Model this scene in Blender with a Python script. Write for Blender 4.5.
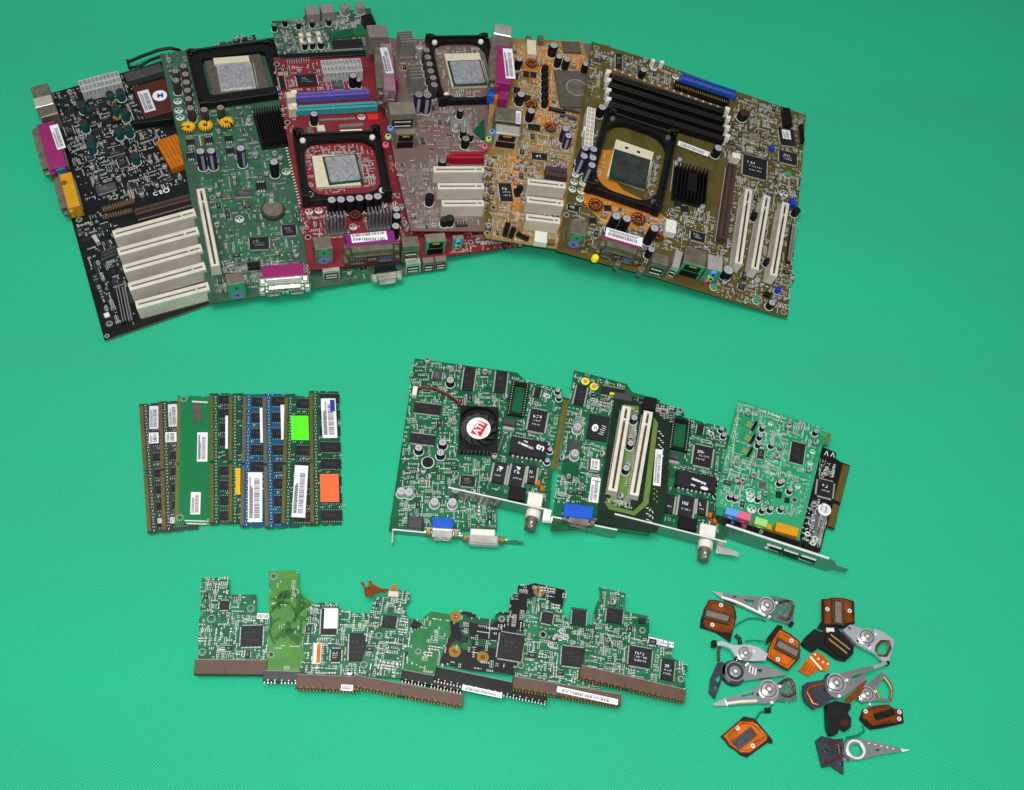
import bpy, math, random
from mathutils import Vector, Matrix, Euler
from mathutils.geometry import tessellate_polygon
S = 0.001                                   # the script is written in millimetres
scene = bpy.context.scene
for o in list(bpy.data.objects): bpy.data.objects.remove(o)
COL = scene.collection

# ---------------------------------------------------------------- camera, world, lamps, exposure
FPX, H = 1100.0, 908.0
THETA = math.atan(615 / FPX); ROLL = math.atan(87 / 609)
RC = Matrix.Rotation(THETA, 3, 'X') @ Matrix.Rotation(ROLL, 3, 'Z')
cam_d = bpy.data.cameras.new('camera'); cam = bpy.data.objects.new('camera', cam_d); COL.objects.link(cam)
cam.matrix_world = Matrix.Translation((0, 0, H * S)) @ RC.to_4x4()
cam_d.sensor_width = 36; cam_d.lens = FPX / 1024 * 36; cam_d.clip_start = .02; cam_d.clip_end = 50
scene.camera = cam
scene.render.resolution_x, scene.render.resolution_y = 1024, 790

world = bpy.data.worlds.new('World'); scene.world = world; world.use_nodes = True
wn = world.node_tree.nodes; wl = world.node_tree.links
bg = wn['Background']
tc = wn.new('ShaderNodeTexCoord'); sep = wn.new('ShaderNodeSeparateXYZ'); rmp = wn.new('ShaderNodeValToRGB')
wl.new(tc.outputs['Generated'], sep.inputs[0]); wl.new(sep.outputs['Z'], rmp.inputs[0]); rn = wn.new('ShaderNodeTexNoise'); rn.inputs['Scale'].default_value = 3.4; rn.inputs['Detail'].default_value = 1; wl.new(tc.outputs['Generated'], rn.inputs['Vector'])
rr = wn.new('ShaderNodeMapRange'); rr.inputs[1].default_value = .44; rr.inputs[2].default_value = .60; rr.inputs[3].default_value = .35; rr.inputs[4].default_value = 2.6; wl.new(rn.outputs[0], rr.inputs[0])
rv = wn.new('ShaderNodeVectorMath'); rv.operation = 'SCALE'; wl.new(rmp.outputs[0], rv.inputs[0]); wl.new(rr.outputs[0], rv.inputs['Scale']); wl.new(rv.outputs[0], bg.inputs[0])   # unseen room as noise: pale and dark patches added for metals to reflect
rmp.color_ramp.elements[0].position = 0.0; rmp.color_ramp.elements[0].color = (.22, .22, .21, 1)
rmp.color_ramp.elements[1].position = 0.8; rmp.color_ramp.elements[1].color = (.62, .64, .66, 1)
bg.inputs[1].default_value = 0.31

def lamp(name, typ, px, energy, size, col, aim=(0, 350, 0)):
    d = bpy.data.lights.new(name, typ); d.energy = energy; d.color = col
    if typ == 'AREA': d.size = size * S
    o = bpy.data.objects.new(name, d); COL.objects.link(o); o.location = Vector(px) * S
    o.rotation_euler = (Vector(aim) - Vector(px)).to_track_quat('-Z', 'Y').to_euler()
    return o
lamp('camera_flash', 'AREA', (20, 25, H + 35), 4.9, 45, (1, .99, .97), (0, 420, 0))
lamp('room_lamp', 'AREA', (-250, 60, 2300), 39, 1000, (1, .99, .97), (0, 380, 0))
scene.view_settings.view_transform = 'Standard'; scene.view_settings.look = 'None'
scene.view_settings.exposure = 0.0; scene.view_settings.gamma = 1.0

# ---------------------------------------------------------------- where a ray of the photograph meets a level
def raydir(p): return RC @ Vector(((p[0] - 512) / FPX, -(p[1] - 395) / FPX, -1))
CAMP = Vector((0, 0, H))
def W(p, z=0.0):
    d = raydir(p); t = (z - H) / d.z; return CAMP + d * t
class V:                                     # a magnified view of the photograph: its corner and its magnification
    def __init__(s, ox, oy, k): s.ox, s.oy, s.k = ox, oy, k
    def __call__(s, x, y): return (s.ox + x / s.k, s.oy + y / s.k)
    def many(s, L): return [s(*q) for q in L]

# ---------------------------------------------------------------- materials
def C(r, g, b): 
    f = lambda u: (u / 255 / 12.92) if u <= 10 else ((u / 255 + .055) / 1.055) ** 2.4
    return (f(r), f(g), f(b), 1)
MATS = {}
def mat(name, col, rough=.5, metal=0.0, var=.15, scale=300, bump=0.0, spec=.28, var2=None):
    m = bpy.data.materials.new(name); m.use_nodes = True; nt = m.node_tree; n = nt.nodes; l = nt.links
    b = n['Principled BSDF']; b.inputs['Roughness'].default_value = rough; b.inputs['Metallic'].default_value = metal
    b.inputs['Specular IOR Level'].default_value = spec
    if var > 0:
        t = n.new('ShaderNodeTexCoord'); no = n.new('ShaderNodeTexNoise'); no.inputs['Scale'].default_value = scale
        no.inputs['Detail'].default_value = 5; l.new(t.outputs['Object'], no.inputs['Vector'])
        mx = n.new('ShaderNodeMix'); mx.data_type = 'RGBA'
        mr = n.new('ShaderNodeMapRange'); mr.inputs[1].default_value = .35; mr.inputs[2].default_value = .65
        l.new(no.outputs[0], mr.inputs[0]); l.new(mr.outputs[0], mx.inputs[0])
        c2 = var2 if var2 else tuple(min(1, c * (1 + var)) for c in col[:3]) + (1,)
        mx.inputs[6].default_value = tuple(c * (1 - var) for c in col[:3]) + (1,); mx.inputs[7].default_value = c2
        l.new(mx.outputs[2], b.inputs['Base Color'])
        mr2 = n.new('ShaderNodeMapRange'); mr2.inputs[3].default_value = max(.03, rough - .1); mr2.inputs[4].default_value = min(1, rough + .12)
        l.new(no.outputs[0], mr2.inputs[0]); l.new(mr2.outputs[0], b.inputs['Roughness'])
        if bump > 0:
            bp = n.new('ShaderNodeBump'); bp.inputs['Strength'].default_value = bump; bp.inputs['Distance'].default_value = .0004
            l.new(no.outputs[0], bp.inputs['Height']); l.new(bp.outputs[0], b.inputs['Normal'])
    else:
        b.inputs['Base Color'].default_value = col
    MATS[name] = m; return m
def pcbmat(name, col, trace, dust=0.0, dustcol=(.35, .33, .3, 1), amt=.55):
    """solder mask over copper: two sets of fine conductors show through as a paler green, red ..."""
    m = bpy.data.materials.new(name); m.use_nodes = True; nt = m.node_tree; n = nt.nodes; l = nt.links
    b = n['Principled BSDF']; b.inputs['Roughness'].default_value = .38; b.inputs['Specular IOR Level'].default_value = .25
    t = n.new('ShaderNodeTexCoord')
    vo = n.new('ShaderNodeTexVoronoi'); vo.distance = 'CHEBYCHEV'; vo.inputs['Scale'].default_value = 60
    l.new(t.outputs['Object'], vo.inputs['Vector'])
    w1 = n.new('ShaderNodeTexWave'); w1.inputs['Scale'].default_value = 190; w1.bands_direction = 'X'
    w2 = n.new('ShaderNodeTexWave'); w2.inputs['Scale'].default_value = 190; w2.bands_direction = 'Y'
    for w in (w1, w2):
        l.new(t.outputs['Object'], w.inputs['Vector']); w.inputs['Distortion'].default_value = 1.2
    sp = n.new('ShaderNodeSeparateXYZ'); l.new(vo.outputs['Color'], sp.inputs[0])
    g = n.new('ShaderNodeMath'); g.operation = 'GREATER_THAN'; g.inputs[1].default_value = .5; l.new(sp.outputs[0], g.inputs[0])
    g2 = n.new('ShaderNodeMath'); g2.operation = 'GREATER_THAN'; g2.inputs[1].default_value = .35; l.new(sp.outputs[1], g2.inputs[0])
    mw = n.new('ShaderNodeMix'); l.new(g.outputs[0], mw.inputs[0]); l.new(w1.outputs['Fac'], mw.inputs[2]); l.new(w2.outputs['Fac'], mw.inputs[3])
    mu = n.new('ShaderNodeMath'); mu.operation = 'MULTIPLY'; l.new(mw.outputs[0], mu.inputs[0]); l.new(g2.outputs[0], mu.inputs[1])
    mu2 = n.new('ShaderNodeMath'); mu2.operation = 'MULTIPLY'; mu2.inputs[1].default_value = amt; l.new(mu.outputs[0], mu2.inputs[0])
    mx = n.new('ShaderNodeMix'); mx.data_type = 'RGBA'; l.new(mu2.outputs[0], mx.inputs[0])
    mx.inputs[6].default_value = col; mx.inputs[7].default_value = trace
    out = mx
    no = n.new('ShaderNodeTexNoise'); no.inputs['Scale'].default_value = 45; no.inputs['Detail'].default_value = 6; l.new(t.outputs['Object'], no.inputs['Vector'])
    mr = n.new('ShaderNodeMapRange'); mr.inputs[1].default_value = .3; mr.inputs[2].default_value = .7
    mr.inputs[3].default_value = dust * .45; mr.inputs[4].default_value = min(1, dust * 1.2 + .012); l.new(no.outputs[0], mr.inputs[0])
    dm = n.new('ShaderNodeMix'); dm.data_type = 'RGBA'; l.new(mr.outputs[0], dm.inputs[0]); l.new(out.outputs[2], dm.inputs[6]); dm.inputs[7].default_value = dustcol
    l.new(dm.outputs[2], b.inputs['Base Color'])
    if dust > .3: b.inputs['Roughness'].default_value = .8
    MATS[name] = m; return m

pcbmat('pcb_black', C(9, 11, 12), C(24, 30, 32))
pcbmat('pcb_dark', C(20, 44, 34), C(44, 66, 54), .06)
pcbmat('pcb_teal', C(26, 72, 52), C(58, 104, 80), .2, C(108, 116, 104))
pcbmat('pcb_red', C(116, 10, 26), C(140, 34, 48), .2, C(120, 88, 88))
pcbmat('pcb_dusty', C(116, 66, 68), C(122, 84, 82), .86, C(106, 96, 88))
pcbmat('pcb_orange', C(128, 92, 34), C(176, 150, 84), .22, C(140, 132, 112))
pcbmat('pcb_olive', C(74, 64, 22), C(104, 92, 46), .07, C(112, 106, 86))
pcbmat('pcb_green', C(6, 78, 44), C(18, 112, 70))
pcbmat('pcb_bright', C(22, 135, 88), C(75, 180, 135))
pcbmat('pcb_dimm', C(8, 66, 40), C(26, 96, 64))
pcbmat('pcb_lightdimm', C(8, 112, 62), C(18, 126, 76), amt=.25)
pcbmat('pcb_blue', C(10, 70, 102), C(24, 94, 126))
pcbmat('pcb_riser', C(10, 34, 18), C(24, 48, 28))
pcbmat('pcb_lime', C(66, 124, 50), C(92, 150, 68))
pcbmat('pcb_hdd', C(12, 82, 50), C(44, 124, 84))
pcbmat('pcb_plain', C(26, 106, 54), C(44, 128, 72), amt=.5)
mat('pcb_edge', C(120, 104, 58), .7)
mat('copper_pour', C(180, 114, 32), .4, 0, .1, 80)
mat('olive_pour', C(90, 76, 22), .4, 0, .12, 80)
mat('lime_pour', C(92, 120, 54), .4, 0, .1, 80)
mat('trace_green', C(34, 122, 80), .45, 0, 0)
mat('trace_lime', C(30, 76, 32), .45, 0, 0)
mat('silk', C(196, 206, 200), .6, 0, 0)
mat('silk_dim', C(136, 138, 132), .6, 0, 0)
mat('paper', C(226, 226, 230), .6, 0, .03, 100)
mat('paper_grey', C(205, 206, 214), .5, 0, .04, 100)
mat('ink', C(28, 28, 34), .6, 0, 0)
mat('ink_blue', C(40, 60, 150), .6, 0, 0)
mat('chip', C(27, 27, 30), .5, 0, .12, 200)
mat('chip_grey', C(64, 65, 68), .5, 0, .12, 200)
mat('chip_dusty', C(112, 102, 96), .9, 0, .12, 200)
mat('mark', C(150, 158, 172), .5, 0, 0)
mat('mark_bright', C(225, 230, 235), .5, 0, 0)
mat('lead', C(208, 208, 202), .35, .35, .1, 900)
mat('solder', C(222, 226, 224), .35, .25, .15, 900)
mat('alu', C(190, 190, 194), .35, .5, .1, 500)
mat('cap_top', C(186, 182, 188), .4, .3, .12, 500)
mat('cap_top_dusty', C(138, 128, 122), .8, .1, .12, 500)
mat('sleeve_black', C(18, 18, 24), .35, 0, .1, 300)
mat('sleeve_purple', C(36, 30, 58), .3, 0, .1, 300)
mat('sleeve_green', C(18, 74, 74), .3, 0, .2, 300)
mat('sleeve_stripe', C(150, 150, 160), .4, 0, 0)
mat('slot_white', C(206, 200, 186), .45, 0, .1, 60)
mat('slot_groove', C(88, 68, 58), .7, 0, .3, 900)
mat('slot_brown', C(70, 52, 52), .5, 0, .12, 200)
mat('slot_red', C(158, 18, 44), .5, 0, .08, 200)
mat('slot_black', C(14, 14, 16), .4, 0, .1, 200)
mat('slot_purple', C(92, 84, 168), .45, 0, .06, 200)
mat('slot_teal', C(52, 150, 156), .45, 0, .06, 200)
mat('plastic_black', C(16, 16, 18), .42, 0, .15, 150)
mat('plastic_dusty', C(52, 50, 48), .8, 0, .2, 150)
mat('plastic_white', C(218, 216, 206), .45, 0, .05, 200)
mat('plastic_clear', C(178, 182, 180), .3, 0, .1, 200)
mat('plastic_ivory', C(206, 198, 172), .5, 0, .06, 200)
mat('magenta', C(140, 36, 96), .4, 0, .08, 200)
mat('magenta_dusty', C(134, 104, 112), .8, 0, .15, 120)
mat('purple_port', C(124, 36, 110), .4, 0, .08, 200)
mat('mustard', C(200, 142, 22), .4, 0, .06, 200)
mat('vga_blue', C(24, 84, 190), .38, 0, .06, 200)
mat('jack_blue', C(88, 150, 215), .4, 0, .04, 200)
mat('jack_green', C(150, 200, 120), .4, 0, .04, 200)
mat('jack_pink', C(215, 96, 132), .4, 0, .04, 200)
mat('ps2_green', C(60, 150, 112), .4, 0, .04, 200)
mat('ps2_purple', C(116, 122, 186), .4, 0, .04, 200)
mat('port_teal', C(20, 120, 140), .4, 0, .04, 200)
mat('metal', C(200, 198, 190), .24, .6, .12, 90, .4)
mat('metal_dull', C(128, 120, 104), .45, .6, .2, 120)
mat('metal_dusty', C(124, 116, 104), .8, .2, .12, 120)
mat('metal_bright', C(235, 235, 235), .2, .3, .05, 120)
mat('gold', C(206, 172, 92), .32, .5, .1, 500)
mat('gold_dull', C(128, 104, 44), .45, .5, .25, 700)
mat('brass', C(150, 132, 74), .35, .6, .1, 300)
mat('copper', C(190, 104, 52), .3, .8, .25, 900)
mat('copper_dark', C(120, 66, 40), .35, .7, .3, 900)
mat('coil_yellow', C(226, 176, 30), .4, 0, .2, 700)
mat('ferrite', C(44, 40, 40), .6, 0, .1, 200)
mat('sink_grey', C(118, 120, 122), .45, .3, .1, 200)
mat('sink_dusty', C(128, 124, 118), .8, .2, .1, 200)
mat('sink_black', C(14, 15, 16), .45, .1, .1, 200)
mat('sink_orange', C(198, 112, 18), .42, .3, .1, 200)
mat('spreader', C(166, 167, 172), .36, .4, .2, 260, .25)
mat('spreader_black', C(48, 52, 48), .5, 0, .3, 130)
mat('socket_brown', C(74, 34, 24), .55, 0, .12, 200)
mat('socket_grey', C(84, 80, 72), .6, 0, .15, 200)
mat('cpu_green', C(22, 62, 50), .4, 0, .1, 300)
mat('tan', C(118, 98, 76), .45, 0, .1, 300)
mat('brown_connector', C(92, 70, 58), .5, 0, .08, 100)
mat('res_body', C(20, 20, 22), .4, 0, 0)
mat('res_pale', C(150, 160, 150), .4, 0, 0)
mat('flex_orange', C(188, 92, 10), .28, 0, .22, 120)
mat('flex_brown', C(120, 58, 12), .22, 0, .25, 120)
mat('flex_dark', C(66, 30, 12), .3, 0, .25, 120)
mat('sticker_green', C(84, 228, 34), .6, 0, .03, 100)
mat('sticker_orange', C(250, 104, 56), .6, 0, .04, 100)
mat('sticker_yellow', C(236, 222, 30), .6, 0, .03, 100)
mat('sticker_amber', C(236, 170, 20), .6, 0, .04, 100)
mat('slot_grey', C(186, 186, 178), .5, 0, .04, 200)
mat('trace_dark', C(52, 60, 62), .45, 0, 0)
mat('trace_olive', C(106, 94, 50), .45, 0, 0)
mat('trace_red', C(176, 60, 74), .45, 0, 0)
mat('fan_grey', C(66, 64, 62), .5, 0, .12, 200)
mat('plug_top', C(120, 106, 94), .45, 0, .15, 300)
mat('plug_brown', C(58, 46, 38), .4, 0, .15, 300)
mat('logo_red', C(206, 38, 34), .5, 0, .03, 100)
mat('arm_alu', C(224, 226, 236), .18, .7, .05, 35, .45)
mat('arm_grey', C(180, 178, 182), .18, .85, .06, 35, .45)
mat('arm_teal', C(150, 190, 182), .12, 0, .06, 90)
MATS['arm_teal'].node_tree.nodes['Principled BSDF'].inputs['Transmission Weight'].default_value = .8; MATS['arm_teal'].node_tree.nodes['Principled BSDF'].inputs['IOR'].default_value = 1.25
mat('arm_dark', C(60, 62, 76), .35, .4, .2, 90)
mat('wire_red', C(150, 40, 30), .4, 0, 0)
mat('wire_teal', C(16, 120, 90), .4, 0, 0)
mat('wire_black', C(22, 22, 22), .4, 0, 0)
mat('orange_cap', C(190, 104, 20), .35, 0, .1, 300)
mat('jumper_blue', C(30, 60, 170), .4, 0, 0)
mat('bracket_steel', C(150, 154, 148), .22, .8, .08, 40, .35)
mat('bracket_dark', C(72, 70, 62), .4, .6, .2, 60)
mat('hdd_label', C(232, 232, 240), .5, 0, 0)

# ---------------------------------------------------------------- mesh builder (mm)
class MB:
    def __init__(s): s.v = []; s.f = []; s.m = []; s.mats = []; s.sm = []
    def mi(s, m):
        if m not in s.mats: s.mats.append(m)
        return s.mats.index(m)
    def add(s, vs, fs, m, smooth=False):
        o = len(s.v); s.v += [tuple(q) for q in vs]; k = s.mi(m)
        for f in fs: s.f.append([i + o for i in f]); s.m.append(k); s.sm.append(smooth)
    def box(s, x, y, z0, z1, w, l, m, ang=0, ch=0):
        ca, sa = math.cos(ang), math.sin(ang)
        def T(u, v, z): return (x + u * ca - v * sa, y + u * sa + v * ca, z)
        a, b = w / 2, l / 2; c = min(ch, a * .8, b * .8, (z1 - z0) * .8)
        q = [(-a, -b), (a, -b), (a, b), (-a, b)]
        if c <= 0:
            vs = [T(u, v, z0) for u, v in q] + [T(u, v, z1) for u, v in q]
            fs = [(3, 2, 1, 0), (4, 5, 6, 7)] + [(i, (i + 1) % 4, (i + 1) % 4 + 4, i + 4) for i in range(4)]
        else:
            q2 = [(-a + c, -b + c), (a - c, -b + c), (a - c, b - c), (-a + c, b - c)]
            vs = [T(u, v, z0) for u, v in q] + [T(u, v, z1 - c) for u, v in q] + [T(u, v, z1) for u, v in q2]
            fs = [(3, 2, 1, 0), (8, 9, 10, 11)] + [(i, (i + 1) % 4, (i + 1) % 4 + 4, i + 4) for i in range(4)] + [(i + 4, (i + 1) % 4 + 4, (i + 1) % 4 + 8, i + 8) for i in range(4)]
        s.add(vs, fs, m)
    def cyl(s, x, y, z0, z1, r, m, n=20, top=None, r1=None, ch=0, axis='z'):
        if r1 is None: r1 = r
        prof = [(r, z0), (r1, z1 - ch)] + ([(r1 - ch, z1)] if ch else [])
        vs = []
        for rr, z in prof:
            for i in range(n):
                a = 2 * math.pi * i / n; vs.append((x + rr * math.cos(a), y + rr * math.sin(a), z))
        fs = []
        for k in range(len(prof) - 1):
            for i in range(n): j = (i + 1) % n; fs.append((k * n + i, k * n + j, (k + 1) * n + j, (k + 1) * n + i))
        if axis == 'y': vs = [(x + (a - x), y + (c), z0 + (b - y)) for a, b, c in vs]      # lies along y from y+z0
        s.add(vs, fs, m, True); e = (len(prof) - 1) * n
        s.add(vs[e:e + n], [tuple(range(n))], top or m); s.add(vs[:n], [tuple(reversed(range(n)))], m)
    def ring(s, x, y, z0, z1, r, ri, m, n=24):
        vs = []
        for rr, z in ((r, z0), (r, z1), (ri, z1), (ri, z0)):
            for i in range(n):
                a = 2 * math.pi * i / n; vs.append((x + rr * math.cos(a), y + rr * math.sin(a), z))
        fs = [(k * n + i, k * n + (i + 1) % n, ((k + 1) % 4) * n + (i + 1) % n, ((k + 1) % 4) * n + i) for k in range(4) for i in range(n)]
        s.add(vs, fs, m)
    def prism(s, outer, z0, z1, m, holes=(), side=None, ch=0):
        loops = [list(outer)] + [list(h) for h in holes]
        def area(p): return sum(p[i][0] * p[(i + 1) % len(p)][1] - p[(i + 1) % len(p)][0] * p[i][1] for i in range(len(p)))
        if area(loops[0]) < 0: loops[0].reverse()
        for h in loops[1:]:
            if area(h) > 0: h.reverse()
        flat = [q for L in loops for q in L]; n = len(flat)
        tris = tessellate_polygon([[Vector((q[0], q[1], 0)) for q in L] for L in loops])
        tv = [(q[0], q[1], z1) for q in flat]; bv = [(q[0], q[1], z0) for q in flat]
        tf = []
        for t in tris:
            a, b, c = [flat[i] for i in t]
            if (b[0] - a[0]) * (c[1] - a[1]) - (b[1] - a[1]) * (c[0] - a[0]) < 0: t = (t[0], t[2], t[1])
            tf.append(tuple(t))
        s.add(tv, tf, m); s.add(bv, [tuple(reversed(t)) for t in tf], side or m)
        o = 0; vs = tv + bv; fs = []
        for L in loops:
            k = len(L)
            for i in range(k): j = (i + 1) % k; fs.append((o + i + n, o + j + n, o + j, o + i))
            o += k
        s.add(vs, fs, side or m)
    def tube(s, pts, r, m, n=8, closed=False):
        P = [Vector(p) for p in pts]; vs = []; k = len(P)
        for i, p in enumerate(P):
            a = P[i - 1] if (i > 0 or closed) else P[i]; b = P[(i + 1) % k] if (i < k - 1 or closed) else P[i]
            d = (b - a).normalized(); u = d.cross(Vector((0, 0, 1)))
            if u.length < 1e-4: u = Vector((1, 0, 0))
            u.normalize(); w = u.cross(d)
            for j in range(n):
                t = 2 * math.pi * j / n; vs.append(p + u * (r * math.cos(t)) + w * (r * math.sin(t)))
        fs = [(i * n + j, i * n + (j + 1) % n, ((i + 1) % k) * n + (j + 1) % n, ((i + 1) % k) * n + j) for i in range(k if closed else k - 1) for j in range(n)]
        s.add(vs, fs, m, True)
        if not closed: s.add(vs[:n], [tuple(reversed(range(n)))], m); s.add(vs[-n:], [tuple(range(n))], m)
    def mesh(s, name):
        me = bpy.data.meshes.new(name); me.from_pydata([(a * S, b * S, c * S) for a, b, c in s.v], [], s.f)
        for m in s.mats: me.materials.append(MATS[m])
        me.polygons.foreach_set('material_index', s.m); me.polygons.foreach_set('use_smooth', s.sm); me.update()
        return me
CACHE = {}
def cached(key, fn):
    if key not in CACHE:
        b = MB(); fn(b); CACHE[key] = b.mesh(str(key[0]))
    return CACHE[key]

def resample(p, n):
    out = []
    for i in range(len(p)):
        out.append(p[i])
    return out
def inside(pt, poly):
    x, y = pt; c = False; j = len(poly) - 1
    for i in range(len(poly)):
        if (poly[i][1] > y) != (poly[j][1] > y) and x < (poly[j][0] - poly[i][0]) * (y - poly[i][1]) / (poly[j][1] - poly[i][1]) + poly[i][0]: c = not c
        j = i
    return c

class Thing:
    """a top-level thing: an Empty whose local z=0 plane is the top of its board; parts are its children"""
    def __init__(s, name, label, cat, p0, z0, px, zx, pz, zz, group=None):
        a, b, c = W(p0, z0), W(px, zx), W(pz, zz)
        X = (b - a).normalized(); N = X.cross(c - a).normalized()
        if N.z < 0: N = -N
        Y = N.cross(X)
        s.M = Matrix((X, Y, N)).transposed().to_4x4(); s.M.translation = a
        s.I = s.M.inverted(); s.I3 = s.I.to_3x3()
        o = bpy.data.objects.new(name, None); COL.objects.link(o); o.empty_display_size = .01
        m = s.M.copy(); m.translation = a * S; o.matrix_world = m
        o['label'] = label; o['category'] = cat
        if group: o['group'] = group
        s.o = o; s.occ = []; s.rng = random.Random(hash(label) % 1 if False else sum(ord(ch) for ch in label))
    def at(s, p, h=0.0):
        o = s.I @ CAMP; d = s.I3 @ raydir(p); t = (h - o.z) / d.z; q = o + d * t; return (q.x, q.y)
    def pts(s, L, h=0.0): return [s.at(p, h) for p in L]
    def rect(s, spec, h):
        if len(spec) == 3 and isinstance(spec[1], (tuple, list)):
            a, b, c = [Vector(s.at(p, h)) for p in spec]
            u = b - a; L = u.length; u /= L; v = Vector((-u.y, u.x)); d = (c - a).dot(v)
            ctr = a + u * (L / 2) + v * (d / 2)
            ang = math.atan2(u.y, u.x)
            if d > 0: ang += math.pi                     # the c side is the front: local -y
            return ctr.x, ctr.y, L, abs(d), ang
        p, w, l = spec[:3]; ang = math.radians(spec[3]) if len(spec) > 3 else 0
        x, y = s.at(p, h); return x, y, w, l, ang
    def line(s, p1, p2, h):
        a, b = Vector(s.at(p1, h)), Vector(s.at(p2, h)); d = b - a
        return (a.x + b.x) / 2, (a.y + b.y) / 2, d.length, math.atan2(d.y, d.x)
    def link(s, name, me, x=0, y=0, z=0, ang=0, parent=None, label=None, stuff=False):
        o = bpy.data.objects.new(name, me); COL.objects.link(o); o.parent = parent or s.o
        o.location = (x * S, y * S, z * S); o.rotation_euler = (0, 0, ang)
        if label: o['label'] = label
        if stuff: o['kind'] = 'stuff'
        return o
    def put(s, name, mb, *a, **k): return s.link(name, mb.mesh(name), *a, **k)
    def block(s, x, y, w, l, ang=0, g=.6): s.occ.append((x, y, w / 2 + g, l / 2 + g, math.cos(ang), math.sin(ang)))
    def free(s, x, y, r=.8):
        for (a, b, w, l, c, n) in s.occ:
            dx, dy = x - a, y - b
            if abs(dx * c + dy * n) < w + r and abs(-dx * n + dy * c) < l + r: return False
        return True
# ---------------------------------------------------------------- parts
def board(T, outline, m='pcb_green', t=1.6, holes=(), side='pcb_edge', name='circuit_board'):
    P = T.pts(outline); T.outline = P; hl = []
    for (p, r) in holes:
        x, y = T.at(p); hl.append([(x + r * math.cos(a * math.pi / 8), y + r * math.sin(a * math.pi / 8)) for a in range(16)])
        T.block(x, y, 2 * r + 3, 2 * r + 3)
    b = MB(); b.prism(P, -t, 0, m, hl, side); o = T.put(name, b)
    if holes:
        for (p, r) in holes:
            x, y = T.at(p)
            T.link('mounting_ring', cached(('mounting_ring', r), lambda q: q.ring(0, 0, 0, .12, r + 1.2, r + .1, 'silk_dim', 20)), x, y, 0)
    return o
def logo_rows(b, w, l, z, m, rng, rows=3, big=True):
    """rows of print too small to read: glyph-like groups of strokes, the first row larger"""
    y = l * .26; rh = l * .54 / max(1, rows)
    for r in range(rows):
        lead = big and r == 0
        hh = min(rh * .7, 3.0) if lead else min(rh * .5, 1.5); x = -w * rng.uniform(.22, .34); end = x + w * (rng.uniform(.2, .38) if lead else rng.uniform(.4, .62))
        st = max(.16, hh * .17)
        while x < end:
            cw_ = hh * .55
            for k in range(3 if lead else 2):
                if rng.random() < .5: b.box(x + rng.choice([0, cw_]), y - r * rh - rh / 2, z, z + .03 + k * .004, st, hh, m)
                else: b.box(x + cw_ / 2, y - r * rh - rh / 2 + rng.choice([-.4, 0, .4]) * hh, z, z + .032 + k * .004, cw_, st, m)
            x += cw_ + st + max(.25, hh * .22)
def chip(T, spec, h=1.6, m='chip', leads='4', ll=1.0, print_='mark', rows=3, name='chip', pitch=1.0, label=None):
    x, y, w, l, a = T.rect(spec, h); T.block(x, y, w + 2 * ll, l + 2 * ll, a)
    rng = random.Random(int(w * 10 + l * 100)); key = (name, round(w), round(l), h, m, leads, ll, print_, rows, pitch)
    rw, rl = (w, l)
    def mk(b):
        b.box(0, 0, .25, h, rw, rl, m, ch=.25)
        if leads in ('4', 'x'):
            n = max(3, int(rl / pitch) - 1)
            for i in range(n):
                v = -rl / 2 + (i + 1) * rl / (n + 1)
                for sg in (-1, 1): b.box(sg * (rw / 2 + ll / 2), v, 0.02, h * .4, ll, rl / (n + 1) * .5, 'lead')
        if leads in ('4', 'y'):
            n = max(3, int(rw / pitch) - 1)
            for i in range(n):
                u = -rw / 2 + (i + 1) * rw / (n + 1)
                for sg in (-1, 1): b.box(u, sg * (rl / 2 + ll / 2), 0.02, h * .4, rw / (n + 1) * .5, ll, 'lead')
        if print_: logo_rows(b, rw, rl, h, print_, rng, rows)
        b.cyl(-rw * .38, rl * .38, h, h + .03, min(.5, rw * .06), 'chip_grey', 8)
    return T.link(name, cached(key, mk), x, y, 0, a, label=label)
def cap(T, p, r=4, h=12, sleeve='sleeve_black', top='cap_top', name='capacitor', flat=True):
    x, y = T.at(p, h); T.block(x, y, 2 * r, 2 * r)
    def mk(b):
        b.cyl(0, 0, 0, h, r, sleeve, 20, top=sleeve, ch=.5)
        b.cyl(0, 0, h - .2, h + .05, r * .82, top, 20)
        b.box(0, 0, h + .05, h + .1, r * 1.3, .25, 'ferrite'); b.box(0, 0, h + .05, h + .1, .25, r * 1.3, 'ferrite')
        for k in (-1, 0, 1): b.box((r + .02) * math.cos(-1.55 + k * .2), (r + .02) * math.sin(-1.55 + k * .2), h * .06, h * .9, r * .22, .15, 'sleeve_stripe' if sleeve == 'sleeve_purple' else sleeve, -1.55 + k * .2 + math.pi / 2)
        b.ring(0, 0, 0, .12, r + .9, r + .1, 'silk', 20)
    return T.link(name, cached((name, r, h, sleeve, top), mk), x, y, 0, T.rng.uniform(-.4, .4))
def coil(T, p, r=6, h=6, wire='copper', core='ferrite', turns=13):
    x, y = T.at(p, h / 2); T.block(x, y, 2 * r, 2 * r)
    def mk(b):
        R = r * .68; q = r * .27
        b.tube([(R * math.cos(t * math.pi / 12), R * math.sin(t * math.pi / 12), h / 2) for t in range(24)], q, core, 8, True)
        tw = r * (.13 if wire == 'coil_yellow' else .075)
        for k in range(turns):
            a = 2 * math.pi * (k + .5) / (turns + 1); ca, sa = math.cos(a), math.sin(a)
            b.tube([((R + (q + .35) * math.cos(t * math.pi / 5)) * ca, (R + (q + .35) * math.cos(t * math.pi / 5)) * sa, h / 2 + (q + .35) * math.sin(t * math.pi / 5)) for t in range(10)], tw, wire, 5, True)
    return T.link('inductor_coil', cached(('inductor_coil', r, h, wire, core, turns), mk), x, y, 0, T.rng.uniform(0, 6))
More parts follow.
